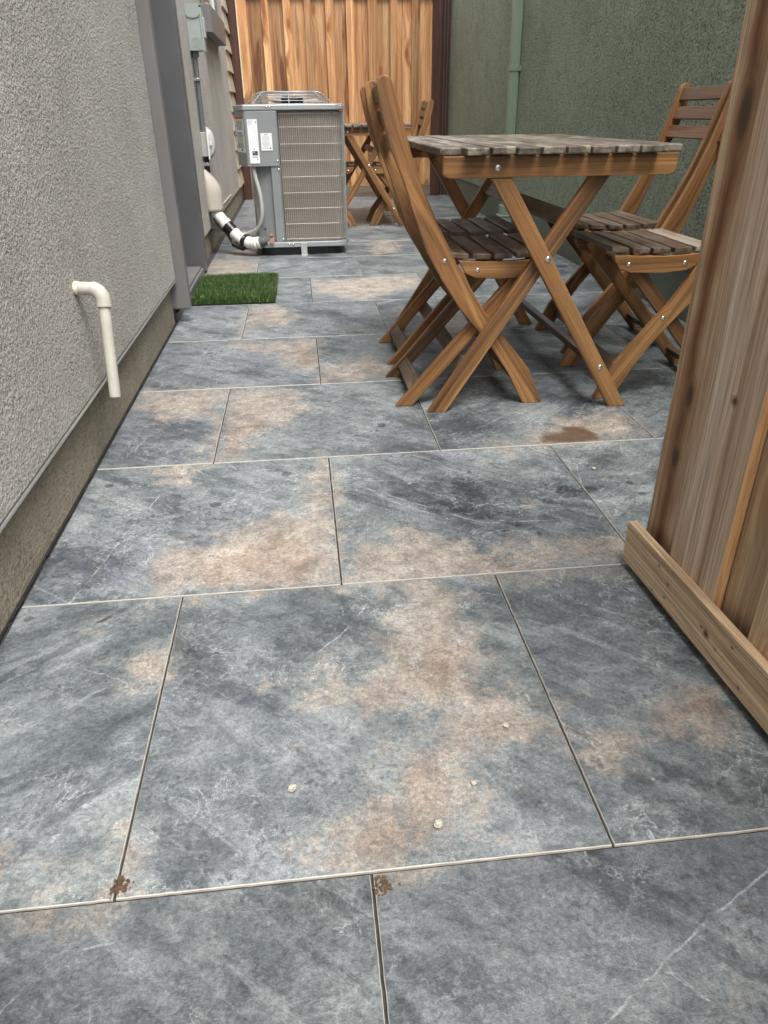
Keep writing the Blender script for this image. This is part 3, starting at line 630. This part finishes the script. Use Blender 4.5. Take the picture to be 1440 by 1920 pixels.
# ------------------------------------------------------------------ folding table
def make_table(label):
    r=thing('folding_table',label,'table',(0,0,0),0,'folding slatted garden tables')
    hw=.31; L=1.10
    mb=MB(); n=10; p=(.655)/n
    for i in range(n):
        x0=-.3275+i*p; e=.0; y0=-L/2; y1=L/2
        if i==0: y0+=.035; y1-=.035
        if i==n-1: y0+=.035; y1-=.035
        # slat outline with the outer corners rounded off
        c=.0
        mb.frame((x0+.002,y0,.709+random.uniform(-.0008,.0012)),(0,1,0),(1,0,0),(0,0,1),y1-y0,p-.007,.018,tone=random.random())
    mb.build('tabletop',M['acacia_top'],r,.0035,seg=3)
    for s in (-1,1):
        y=s*(L/2-.035)
        mb=MB(); ap=[(-.315,.665),(-.307,.657),(-.295,.654),(.295,.654),(.307,.657),(.315,.665),(.315,.7065),(-.315,.7065)]
        mb.prism(ap,min(y,y-s*.022),max(y,y-s*.022),tone=.8); a=mb.build('apron',M['acacia'],r,.002)
        mb=MB(); dome(mb,(-.170,y,.679),(0,s,0),.0085,.003); mb.build('bolt',M['steel'],a,smooth=True)
        # crossed legs
        ya,yb=y-s*.003,y-s*.023
        mb=MB(); mb.bar((-.165,.684),(.252,0),.047,min(ya,yb)-(0),max(ya,yb),None,'h',tone=.45) if False else mb.bar((-.158,.6535),(.252,0),.047,min(ya,yb),max(ya,yb),'h','h',tone=.45)
        l1=mb.build('leg',M['acacia'],r,.003,seg=3)
        for x,z in ((-.013,.445),(.180,.128)): mb=MB(); dome(mb,(x,ya,z),(0,s,0),.008,.0035); mb.build('bolt',M['steel'],l1,smooth=True)
        yc,yd=y-s*.026,y-s*.046
        mb=MB(); mb.bar((.130,.672),(-.312,0),.047,min(yc,yd),max(yc,yd),'h','h',tone=.75); mb.build('leg',M['acacia'],r,.003,seg=3)
    yl=L/2-.059
    mb=MB(); d=Vector((.53,0,-.85)); mb.frame(Vector((.180,-yl,.128))-d*.022-Vector((.85,0,.53))*.008,(0,1,0),d,(.85,0,.53),2*yl,.044,.018,tone=.2); mb.build('stretcher',M['acacia_dark'],r,.002)
    yl=L/2-.082
    mb=MB(); d=Vector((-.55,0,-.835)); mb.frame(Vector((-.225,-yl,.13))-d*.022-Vector((-.835,0,.55))*.008,(0,1,0),d,(-.835,0,.55),2*yl,.044,.018,tone=.3); mb.build('stretcher',M['acacia_dark'],r,.002)
    mb=MB(); mb.frame(Vector((.060,-yl,.56))-d*.0-Vector((-.835,0,.55))*.008+Vector((0,0,.0)),(0,1,0),d,(-.835,0,.55),2*yl,.045,.018,tone=.1); mb.build('upper_rail',M['acacia_dark'],r,.002)
    return r
tb=make_table('weathered folding table with grey slatted top and crossed legs, nearest in view'); tb.location=(.691,2.03+.515,0)
t2=copy_tree(tb); t2.location=(.575,6.2+.515,0); t2['label']='small looking folding table far back beside the air conditioner, in front of the fence'

# ------------------------------------------------------------------ air conditioner
ACX,ACY=-.02,5.28
ac=thing('air_conditioner','grey outdoor air conditioner unit with wire coil guard standing on the paving by the wall','air conditioner',(ACX,ACY,0))
def ab(mb,name,mat,bevel=0,smooth=False,par=None):
    o=mb.build(name,mat,par or ac,bevel,smooth)
    if not par: o.matrix_parent_inverse=Matrix.Translation((-ACX,-ACY,0))
    return o
def rrect(x0,x1,y0,y1,rs,n=8):
    """outline with corner radii rs = (x0y0, x1y0, x1y1, x0y1)"""
    out=[]; cs=[(x0,y0,1,1,180,rs[0]),(x1,y0,-1,1,270,rs[1]),(x1,y1,-1,-1,0,rs[2]),(x0,y1,1,-1,90,rs[3])]
    for cx,cy,sx,sy,a0,r_ in cs:
        for k in range(n+1):
            a=math.radians(a0+90*k/n); out.append((cx+sx*r_+math.cos(a)*r_,cy+sy*r_+math.sin(a)*r_))
    return out
def extr(mb,ol,z0,z1,mi=0,cap=True):
    n=len(ol); vs=[(x,y,z0) for x,y in ol]+[(x,y,z1) for x,y in ol]; fs=[(i,(i+1)%n,(i+1)%n+n,i+n) for i in range(n)]
    if cap: fs+=[tuple(range(n-1,-1,-1)),tuple(range(n,2*n))]
    mb.add(vs,fs,[(0,0,0)]*len(vs),.5,mi)
A0,A1,B0,B1=-.345,.300,4.96,5.60
# plan of the cabinet: the front left corner is chamfered for the service panel
def plan(g=0,x0=A0,notch=.10):
    return rrect(x0-g,A1+g,B0-g,B1+g,(notch,.07+g,.07+g,.05+g))
base=[(-.235,4.955)]+rrect(-.30,.305,4.955,5.605,(.06,.07,.07,.05))[9:]+[(-.30,5.05)]
mb=MB(); extr(mb,base,.05,.082); ab(mb,'base_pan',M['ac_light'],.004)
mb=MB(); extr(mb,rrect(-.26,.27,4.985,5.57,(.08,.08,.08,.08)),.0,.049)
ab(mb,'riser_pad',M['black'],.004)
# coil
co=rrect(-.10,.285,4.978,5.585,(.02,.065,.065,.03))
mb=MB(); extr(mb,co,.083,.823); ab(mb,'coil',M['fins'],0,True)
# service side: recessed lower panel and the electrical box standing proud above it
low=[(-.285,5.12),(-.272,5.03),(-.262,5.015),(-.160,4.985),(-.155,4.962),(-.102,4.958),(-.102,5.10),(-.11,5.58),(-.285,5.58)]
mb=MB(); extr(mb,low,.083,.524); ab(mb,'lower_panel',M['ac'],.002)
boxp=[(-.362,5.16),(-.296,4.962),(-.288,4.956),(-.102,4.954),(-.102,5.10),(-.11,5.58),(-.362,5.58)]
mb=MB(); extr(mb,boxp,.5245,.824); sp=ab(mb,'service_panel',M['ac'],.003)
for p_ in ((-.112,4.954,.555),(-.108,4.9575,.505),(-.112,4.9575,.10),(-.075,4.955,.068),(-.05,4.955,.068)): mb=MB(); dome(mb,p_,(0,-1,0),.006,.003); ab(mb,'screw',M['steel'],0,True)
# corner post and top cap
mb=MB(); extr(mb,[(-.1015,4.953),(-.098,4.953),(-.098,4.99),(-.1015,4.99)],.083,.823); ab(mb,'corner_post',M['ac']); mb=MB(); mb.tube([(.300,5.01,.083),(.300,5.01,.823)],.007,10); ab(mb,'corner_post',M['ac'])
capo=[(-.366,5.155),(-.298,4.952)]+rrect(-.298,.306,4.950,5.61,(.0,.07,.07,.05))[9:]+[(-.366,5.60)]
mb=MB(); extr(mb,capo,.8245,.856); ab(mb,'top_cap',M['ac_light'],.006)
for x_ in (-.155,-.135,.285): mb=MB(); dome(mb,(x_,4.9505 if x_<.2 else 4.956,.842),(0,-1,0),.005,.003); ab(mb,'screw',M['steel'],0,True)
# coil guard: vertical wires wrap the rounded corner, horizontal wires every 9 cm
gpth=[p for p in rrect(-.090,.297,4.966,5.597,(.0,.07,.07,.0),10)]
gpth=[p for p in gpth if not (p[0]<-.08 and p[1]>5.0)]
gpth=[(-.088,4.966)]+[p for p in gpth if p!=(-.09,4.966)]
mb=MB()
for z in (.100,.190,.281,.372,.463,.554,.645,.736,.807): mb.tube([(x,y,z) for x,y in gpth],.0016,6)
pl=[Vector((x,y,0)) for x,y in gpth]; Ls=[0]
for i in range(1,len(pl)): Ls.append(Ls[-1]+(pl[i]-pl[i-1]).length)
s_=0.0
while s_<Ls[-1]:
    i=max(j for j in range(len(Ls)) if Ls[j]<=s_); i=min(i,len(pl)-2); k=(s_-Ls[i])/max(1e-6,Ls[i+1]-Ls[i]); p=pl[i].lerp(pl[i+1],k)
    c_=Vector((.10,5.28,0)); p=p+(p-c_).normalized()*.002
    mb.tube([(p.x,p.y,.092),(p.x,p.y,.818)],.00135,5); s_+=.0128
ab(mb,'coil_guard',M['wire'],0,True)
# fan, motor and domed wire guard
mb=MB(); extr(mb,rrect(-.20,.20,5.09,5.50,(.2,.2,.2,.2)),.8565,.862); mb.tube([(-.0,5.29,.862),(-.0,5.29,.90)],.07,20); ab(mb,'fan_motor',M['black'])
mb=MB()
for k in range(3):
    a=math.radians(120*k+20); d=Vector((math.cos(a),math.sin(a),0)); q=Vector((-d.y,d.x,0)); c_=Vector((0,5.29,.87))
    vs=[c_+d*.06+q*.03+Vector((0,0,.01)),c_+d*.19+q*.07+Vector((0,0,.018)),c_+d*.19-q*.05,c_+d*.06-q*.03]; vs+=[v+Vector((0,0,.002)) for v in vs]
    mb.add(vs,[(3,2,1,0),(4,5,6,7),(0,1,5,4),(1,2,6,5),(2,3,7,6),(3,0,4,7)],[(0,0,0)]*8)
ab(mb,'fan_blades',M['galv'])
mb=MB(); cx,cy=-.02,5.28; hx,hy=.27,.29
def gz(f): return .858+.066*math.sin(min(1,(1-f)/.38)*math.pi/2)
for k in range(15):
    f=1-k*.062
    if f<.12: break
    ol=rrect(cx-hx*f,cx+hx*f,cy-hy*f,cy+hy*f,(.2*f,)*4,8); ol.append(ol[0]); mb.tube([(x,y,gz(f)) for x,y in ol],.0021,6,caps=False)
for k in range(8):
    a=math.radians(45*k+90); pts=[]
    for j in range(12):
        f=1-j*.08; rr=1/max(abs(math.cos(a))/hx,abs(math.sin(a))/hy)*(1.0 if k%2==0 else .80)
        pts.append((cx+math.cos(a)*rr*f,cy+math.sin(a)*rr*f,gz(f)+.003))
    mb.tube(pts,.0028,6)
ab(mb,'fan_guard',M['ac'],0,True)
# hold-down strap
mb=MB(); extr(mb,[(-.001,4.949),(.037,4.949),(.037,4.9515),(-.001,4.9515)],-.0,.078); extr(mb,[(-.001,4.93),(.037,4.93),(.037,4.949),(-.001,4.949)],.0,.003); dome(mb,(.018,4.949,.02),(0,-1,0),.005,.002); dome(mb,(.018,4.949,.068),(0,-1,0),.005,.002)
ab(mb,'hold_down_strap',M['galv'])
# labels: paper with printed rows (too small to read in the photo)
def label(x0,x1,z0,z1,kind):
    mb=MB(); y=4.9525
    if kind=='side':
        a=Vector((-.360,5.154,0)); b=Vector((-.300,4.974,0)); d=(b-a).normalized(); nrm=Vector((-d.y,d.x,0)); nrm=nrm if nrm.y<0 or nrm.x<0 else -nrm; L=(b-a).length
        def rect(u0,u1,za,zb,mi,h): mb.frame(a+d*(u0*L)+nrm*(.0005+h)+Vector((0,0,za)),d,(0,0,1),-nrm,(u1-u0)*L,zb-za,.0005+h*.5,.5,mi)
    else:
        tilt=0
        def rect(u0,u1,za,zb,mi,h): mb.box(x0+(x1-x0)*u0,x0+(x1-x0)*u1,y-.0006-h,y+.0012-h*.2,za,zb,'x',.5,mi)
    rect(0,1,z0,z1,0,0); H=z1-z0
    if kind=='side':
        rect(0,1,z1-H*.075,z1,3,.0004); rect(.1,.9,z1-H*.05,z1-H*.025,2,.0008)
        z=z1-H*.11; i=0
        while z>z0+H*.12:
            g_=i%9
            if .36<(z1-z)/H<.42 or .58<(z1-z)/H<.61: z-=H*.018; i+=1; continue
            mi=4 if .64<(z1-z)/H<.74 else 1
            rect(.10+.08*random.random(),.95-.2*random.random(),z-H*.009,z,mi,.0004); z-=H*.0165; i+=1
        for q in (.25,.52,.82): rect(.03,.13,z1-H*q-H*.03,z1-H*q,2,.0006)
        rect(.55,.70,z0+.008,z0+.020,2,.0004)
    elif kind=='long':
        for q in (.02,.05,.07,.10,.12): rect(.08,.08+.5*random.uniform(.7,1.1),z1-H*q-H*.006,z1-H*q,1,.0004)
        rect(.80,.93,z1-H*.09,z1-H*.045,1,.0004)
        for r_ in range(11):
            z=z1-H*(.17+r_*.043)
            for u in (.12,.34,.58,.78):
                if random.random()<.75: rect(u,u+random.uniform(.06,.14),z-H*.004,z,1,.0004)
                if random.random()<.5: rect(u+.05,u+.065,z-H*.022,z,1,.0004)
        rect(.45,.60,z0+H*.32,z0+H*.34,1,.0004)
        rect(.30,.84,z0+H*.185,z0+H*.285,2,.0004); rect(.36,.58,z0+H*.255,z0+H*.268,0,.0008); rect(.36,.78,z0+H*.215,z0+H*.228,1,.0008)
        for q in (.15,.13): rect(.25,.8,z0+H*q,z0+H*q+.0025,1,.0004)
        rect(.72,.82,z0+H*.08,z0+H*.115,1,.0004)
    else:
        rect(.33,.66,z1-H*.08,z1-H*.055,2,.0004)
        for k in range(13):
            z=z1-H*(.14+k*.06); rect(.12 if k%5 else .28,(.9 if k%5 else .7)-.15*random.random(),z-H*.014,z,1,.0004)
        rect(.78,.88,z0+H*.09,z0+H*.17,2,.0004)
    ab(mb,'label',[M['paper'],M['print'],M['print_blk'],M['print_org'],M['print_yel']],0,False,sp)
label(0,0,.600,.795,'side'); label(-.277,-.218,.543,.780,'long'); label(-.203,-.136,.612,.706,'small')
# valve and stub
mb=MB(); mb.tube([(-.185,4.99,.095),(-.185,4.93,.095)],.015,14); mb.tube([(-.185,4.985,.125),(-.185,4.945,.132)],.007,10); ab(mb,'valve',M['copper'],0,True)
mb=MB(); mb.tube([(-.222,4.99,.16),(-.222,4.985,.16)],.006,10); ab(mb,'plug',M['black'],0,True)

def spline(pts,n=10):
    P_=[Vector(p) for p in pts]; P_=[P_[0]*2-P_[1]]+P_+[P_[-1]*2-P_[-2]]; out=[]
    for i in range(1,len(P_)-2):
        for k in range(n):
            t_=k/n; a,b,c,d=P_[i-1:i+3]
            out.append(.5*((2*b)+(c-a)*t_+(2*a-5*b+4*c-d)*t_*t_+(3*b-a-3*c+d)*t_**3))
    out.append(P_[-2]); return out
# flexible electric whip from the service panel to the wall
mb=MB(); mb.tube(spline([(-.262,4.985,.53),(-.255,4.98,.46),(-.235,4.965,.36),(-.232,4.955,.26),(-.255,4.965,.185),(-.31,5.0,.14),(-.38,5.08,.125),(-.50,5.14,.14),(-.577,5.17,.16)]),.0125,14); 
o=mb.build('flexible_conduit',M['flex'],None,0,True); tag(o,'light grey flexible conduit curving from the air conditioner panel to the house wall','conduit')
# insulated line set with black tape
ls=thing('insulated_pipe','white insulated refrigerant pipe with black tape bands running from wall cover to air conditioner','pipe',(-.4,5.08,0))
def lb(mb,name,mat,sm=True):
    o=mb.build(name,mat,ls,0,sm); o.matrix_parent_inverse=Matrix.Translation((.4,-5.08,0)); return o
path=spline([(-.545,5.14,.30),(-.53,5.12,.25),(-.475,5.08,.185),(-.415,5.04,.125),(-.365,5.01,.092),(-.315,4.98,.078),(-.275,4.965,.082),(-.235,4.955,.092),(-.20,4.955,.096)],8)
n_=len(path); rr=[.036+.002*math.sin(i*1.7)+.0015*math.sin(i*.9) for i in range(n_)]
mb=MB(); mb.tube(path[:n_-13],rr[:n_-13],18); lb(mb,'insulation',M['foam'])
mb=MB(); 
for a,b in ((17,23),(31,36)): 
    mb.tube(path[a:b],[.0395+.0015*math.sin(i*2.3) for i in range(b-a)],18)
lb(mb,'tape',M['tape'])
mb=MB(); mb.tube(path[n_-14:n_-3],[.030-.0008*i+.002*math.sin(i*2.1) for i in range(11)],16); lb(mb,'wrapped_end',M['greytape'])
mb=MB(); mb.tube(spline([(-.56,5.13,.27),(-.54,5.10,.20),(-.48,5.06,.14),(-.44,5.035,.075),(-.40,5.01,.058),(-.36,4.985,.050),(-.30,4.975,.052)]),.0085,10); mb.tube([(-.44,5.03,.072),(-.40,5.01,.055),(-.37,4.995,.048)],.018,12); lb(mb,'liquid_line',M['black'])
# thin stray wire
mb=MB(); mb.tube(spline([(-.574,6.9,.20),(-.572,6.2,.21),(-.568,5.75,.215),(-.566,5.6,.20),(-.564,5.62,.15),(-.568,5.5,.09)]),.003,6); tag(mb.build('thin_wire',M['cream'],None,0,True),'thin pale wire stapled along the bottom of the far grey stucco','wire')

# line set cover on the wall (half dome)
mb=MB(); cx_,cy_=-.577,5.13; vs=[];fs=[];N=16;K=14
for k in range(K+1):
    z=.262+(.505-.262)*k/K; f=1-max(0,(k/K-.35)/.65)**2.2; dep=.088*f+.006; hw_=.066*(.55+.45*f)
    for j in range(N+1):
        a=math.pi*j/N; vs.append((cx_+math.sin(a)**.8*dep,cy_-math.cos(a)*hw_,z))
for k in range(K):
    for j in range(N): a=k*(N+1)+j; fs.append((a,a+1,a+N+2,a+N+1))
fs.append(tuple(K*(N+1)+j for j in range(N+1)))
mb.add(vs,fs,[(0,0,0)]*len(vs)); o=mb.build('pipe_cover',M['hood'],None,0,True); sm=o.modifiers.new('s','SOLIDIFY'); sm.thickness=.003
tag(o,'smooth beige half round pipe cover on the grey wall where the insulated pipe comes out','cover')

# disconnect box high on the wall
eb=thing('electrical_box','grey green metal electrical box fixed high on the grey wall above a dark conduit','electrical box',(-.577,5.13,1.24))
def eb_(mb,name,mat,bevel=.002,sm=False):
    o=mb.build(name,mat,eb,bevel,sm); o.matrix_parent_inverse=Matrix.Translation((.577,-5.13,-1.24)); return o
mb=MB(); mb.box(-.577,-.500,5.10,5.20,1.135,1.355,'z',.5); eb_(mb,'body',M['boxgreen'],.003)
mb=MB(); mb.box(-.500,-.488,5.095,5.205,1.13,1.345,'z',.5); mb.box(-.496,-.478,5.12,5.18,1.20,1.30,'z',.5); eb_(mb,'door',M['boxgreen'],.003)
mb=MB(); pts=[(-.578,1.358),(-.498,1.358),(-.498,1.315),(-.508,1.300),(-.538,1.292),(-.568,1.300),(-.578,1.315)]
mb.prism(pts,5.094,5.0985,tone=.5); mb.box(-.577,-.490,5.094,5.21,1.356,1.361,'x',.5); eb_(mb,'rain_flap',M['boxgreen'],.001)
mb=MB(); c_=(-.535,5.0995,1.175)
for r_ in (.010,.018,.026): mb.tube([(c_[0]+math.cos(a*math.pi/12)*r_,c_[1],c_[2]+math.sin(a*math.pi/12)*r_) for a in range(25)],.0011,6,caps=False)
dome(mb,(-.540,5.094,1.305),(0,-1,0),.004,.002); dome(mb,(-.515,5.0995,1.145),(0,-1,0),.004,.002)
eb_(mb,'knockout',M['boxgreen'],0,True)
mb=MB(); mb.tube([(-.552,5.14,1.135),(-.552,5.14,1.105)],.021,16); mb.tube([(-.555,5.14,1.103),(-.558,5.14,.715)],.0145,14); cd=mb.build('wall_conduit',M['pvc_grey'],None,0,True)
cd.location=(0,0,0); tag(cd,'dark grey vertical conduit running down the wall from the electrical box','conduit')
mb=MB(); mb.box(-.577,-.538,5.118,5.162,.985,1.0,'z',.5); dome(mb,(-.552,5.118,.992),(0,-1,0),.007,.004); mb.build('strap',M['steel'],cd,.001)
# weatherproof outlet
ob=thing('outlet_box','small grey outlet box with a domed clear cover on the grey wall below the conduit','outlet',(-.577,5.12,.64))
def ob_(mb,name,mat,bevel=.002,sm=False):
    o=mb.build(name,mat,ob,bevel,sm); o.matrix_parent_inverse=Matrix.Translation((.577,-5.12,-.64)); return o
mb=MB(); mb.box(-.577,-.535,5.10,5.18,.578,.712,'z',.5); ob_(mb,'body',M['outlet'],.003)
mb=MB(); vs=[];fs=[]
for k in range(9):
    a=math.pi/2*k/8; sc=math.cos(a)*.98+.02; 
    for j in range(20):
        b=2*math.pi*j/20; ex=.45; cxx=math.copysign(abs(math.cos(b))**ex,math.cos(b)); czz=math.copysign(abs(math.sin(b))**ex,math.sin(b))
        vs.append((-.534+math.sin(a)*.042,5.14+cxx*.052*sc,.65+czz*.083*sc))
for k in range(8):
    for j in range(20): j2=(j+1)%20; fs.append((k*20+j,k*20+j2,(k+1)*20+j2,(k+1)*20+j))
mb.add(vs,fs,[(0,0,0)]*len(vs)); ob_(mb,'cover',M['lid'],0,True)
mb=MB(); mb.box(-.537,-.528,5.086,5.196,.562,.738,'z',.5); mb.box(-.520,-.508,5.080,5.092,.64,.66,'z',.5); ob_(mb,'cover_rim',M['white'],.002)
mb=MB(); mb.tube([(-.556,5.14,.577),(-.558,5.14,.45)],.0145,14); lc=mb.build('short_conduit',M['black'],None,0,True); tag(lc,'short black conduit between the outlet box and the beige pipe cover','conduit')
mb=MB(); mb.box(-.577,-.540,5.12,5.16,.525,.545,'z',.5); dome(mb,(-.555,5.12,.535),(0,-1,0),.007,.004); mb.build('strap',M['steel'],lc,.001)

# ------------------------------------------------------------------ pvc overflow pipe
pv=thing('drain_pipe','short beige plastic elbow pipe sticking out of the grey stucco and pointing down','pipe',(-.545,1.84,.44))
def pb(mb,name,mat,bevel=0,sm=True):
    o=mb.build(name,mat,pv,bevel,sm); o.matrix_parent_inverse=Matrix.Translation((.545,-1.84,-.44)); return o
A=Vector((-.556,1.843,.449)); B=Vector((-.507,1.838,.446)); 
E=Vector((-.480,1.835,.444)); D=Vector((-.483,1.775,.196)); dn=(D-E).normalized()
el=[A]+[A.lerp(B,k/4) for k in range(1,5)]; dA=(B-A).normalized()
arc=[]
p0=B; p1=E+dn*.028
for k in range(1,9):
    t_=k/8; c_=E+Vector((-.002,-.002,.0)); arc.append((1-t_)**2*p0+2*t_*(1-t_)*c_+t_*t_*p1)
mb=MB(); mb.tube(el+arc+[p1+dn*.012],[.0155]*5+[.0178]*8+[.0182],20); pb(mb,'elbow',M['pvc'])
mb=MB(); pe=p1+dn*.011; s0=pe; 
L_=(D-pe).length; ring=[]
mb.tube([pe,D],.0135,20,caps=False); mb.tube([D,pe+dn*.02],.0112,20,caps=False); pb(mb,'pipe',M['pvc'])
mb=MB(); mb.tube([A+dA*.012,A+dA*.022],.0162,20); pb(mb,'collar',M['cream'])
mb=MB(); cc_=Vector((-.546,1.842,.4485)); N_=28
vs=[cc_+Vector((.004,0,0))]+[cc_+Vector((.0002,math.cos(a)*rr_,math.sin(a)*rr_)) for a,rr_ in ((2*math.pi*k/N_,.022+.006*mnoise.noise(Vector((k*1.3,0,0)))+(.008 if math.sin(2*math.pi*k/N_)<-.6 else 0)) for k in range(N_))]
mb.add(vs,[(0,1+k,1+(k+1)%N_) for k in range(N_)],[(0,0,0)]*len(vs)); pb(mb,'sealant',M['trim'])

# ------------------------------------------------------------------ artificial turf mat
mx0,mx1,my0,my1=-.552,-.142,3.605,4.225
tm=thing('turf_mat','small rectangular mat of artificial green grass lying on the paving by the doorway','doormat',((mx0+mx1)/2,(my0+my1)/2,0))
def tmb(mb,name,mat,bevel=0):
    o=mb.build(name,mat,tm,bevel); o.matrix_parent_inverse=Matrix.Translation((-(mx0+mx1)/2,-(my0+my1)/2,0)); return o
mb=MB(); mb.box(mx0,mx1,my0,my1,.002,.008,'x',.5); tmb(mb,'backing',M['turf_back'])
mb=MB(); NB=34000
for i in range(NB):
    x=random.uniform(mx0,mx1); y=random.uniform(my0,my1); ed_=min(x-mx0,mx1-x,y-my0,my1-y); h=random.uniform(.022,.038)*(.75 if ed_<.01 else 1); a=random.uniform(0,6.283); ln=random.uniform(.003,.020); b=random.uniform(0,6.283)
    wv_=.0011; dx,dy=math.cos(a)*wv_,math.sin(a)*wv_; lx,ly=math.cos(b)*ln,math.sin(b)*ln
    tn_=.93+.07*random.random() if random.random()<.05 else random.random()*.85*(.6+.4*mnoise.noise(Vector((x*18,y*18,0))))
    mb.add([(x-dx,y-dy,.006),(x+dx,y+dy,.006),(x+dx*.8+lx*.4,y+dy*.8+ly*.4,.006+h*.6),(x-dx*.8+lx*.4,y-dy*.8+ly*.4,.006+h*.6),(x+lx,y+ly,.006+h)],[(0,1,2,3),(3,2,4)],[(0,0,0)]*5,tn_)
tmb(mb,'grass_pile',M['blade'])

# ------------------------------------------------------------------ debris on the paving
def rock(name,px,py,r,mat,label,cat,flat=.6,jag=.5,seed=0):
    import bmesh
    x,y=gp(px,py); bm=bmesh.new(); bmesh.ops.create_icosphere(bm,subdivisions=3,radius=1)
    for v in bm.verts:
        n_=mnoise.noise(v.co*1.6+Vector((seed*7.1,0,0)))*jag+mnoise.noise(v.co*4+Vector((seed*3.1,5,0)))*jag*.5
        v.co*=1+n_; v.co.z*=flat; v.co*=r; 
    mz=min(v.co.z for v in bm.verts)
    for v in bm.verts: v.co.z-=mz+.0004
    me=bpy.data.meshes.new(name); bm.to_mesh(me); bm.free(); me.materials.append(mat)
    o=bpy.data.objects.new(name,me); col.objects.link(o); o.location=(x,y,.0); o.rotation_euler=(0,0,seed)
    tag(o,label,cat,'crumbs lying on the paving'); return o
rock('pebble',548,1482,.0048,M['pebble'],'white crumb alone left of centre on the big slab in the foreground','pebble',.8,.7,1)
rock('pebble',822,1549,.0052,M['pebble'],'white crumb lowest in view, near the lower edge of the tan cloud','pebble',.8,.7,2)
rock('pebble',888,1471,.0038,M['pebble'],'small tan crumb on dark slate right of the tan cloud','pebble',.8,.5,3)
rock('pebble',948,1362,.0042,M['pebble'],'small pale crumb on the tan patch, nearest to the gate among the foreground crumbs','pebble',.6,.7,4)
rock('pebble',554,920,.0040,M['pebble'],'pale crumb on the slab beyond, above the tan corner','pebble',.6,.7,5)
rock('pebble',1113,880,.0050,M['pebble'],'cream pebble on dark slab between gate and dark damp spot','pebble',.7,.3,6)
rock('pebble',768,908,.0030,M['pebble'],'tiny pale crumb on the grey slab in front of the chairs','pebble',.6,.6,9)
def clump(px,py,label,seed,n=34,R=.010):
    import bmesh
    rr_=random.Random(seed); x,y=gp(px,py); bm=bmesh.new()
    for k in range(n):
        a=rr_.uniform(0,6.28); d=R*math.sqrt(rr_.random())*(1 if k<26 else 1.9); r_=rr_.uniform(.0012,.0032)*(1 if k<26 else .5)
        geo=bmesh.ops.create_icosphere(bm,subdivisions=2,radius=1); zc=r_*.5+max(0,(1-d/R))*.0022*rr_.random()
        for v in geo['verts']:
            q=mnoise.noise(v.co*1.9+Vector((k*3.3,seed,0))); v.co*=r_*(1+.7*q); v.co.z*=.75; v.co+=Vector((math.cos(a)*d,math.sin(a)*d,zc))
    me=bpy.data.meshes.new('mud_clump'); bm.to_mesh(me); bm.free(); me.materials.append(M['mud'])
    o=bpy.data.objects.new('mud_clump',me); col.objects.link(o); o.location=(x,y,0); tag(o,label,'mud','crumbs lying on the paving')
clump(226,1660,'dark brown mud clump at the slab corner on the left',3)
clump(716,1662,'dark brown mud clump beside the joint in the bottom centre',5,R=.012)
x_,y_=gp(195,1165); mb=MB(); mb.tube([(x_-.012,y_-.006,.002),(x_,y_,.004),(x_+.012,y_+.013,.002)],[.0006,.0016,.0004],6)
tag(mb.build('leaf_scrap',M['mud'],None,0,True),'thin dark scrap of leaf on the left slab near the wall','leaf')
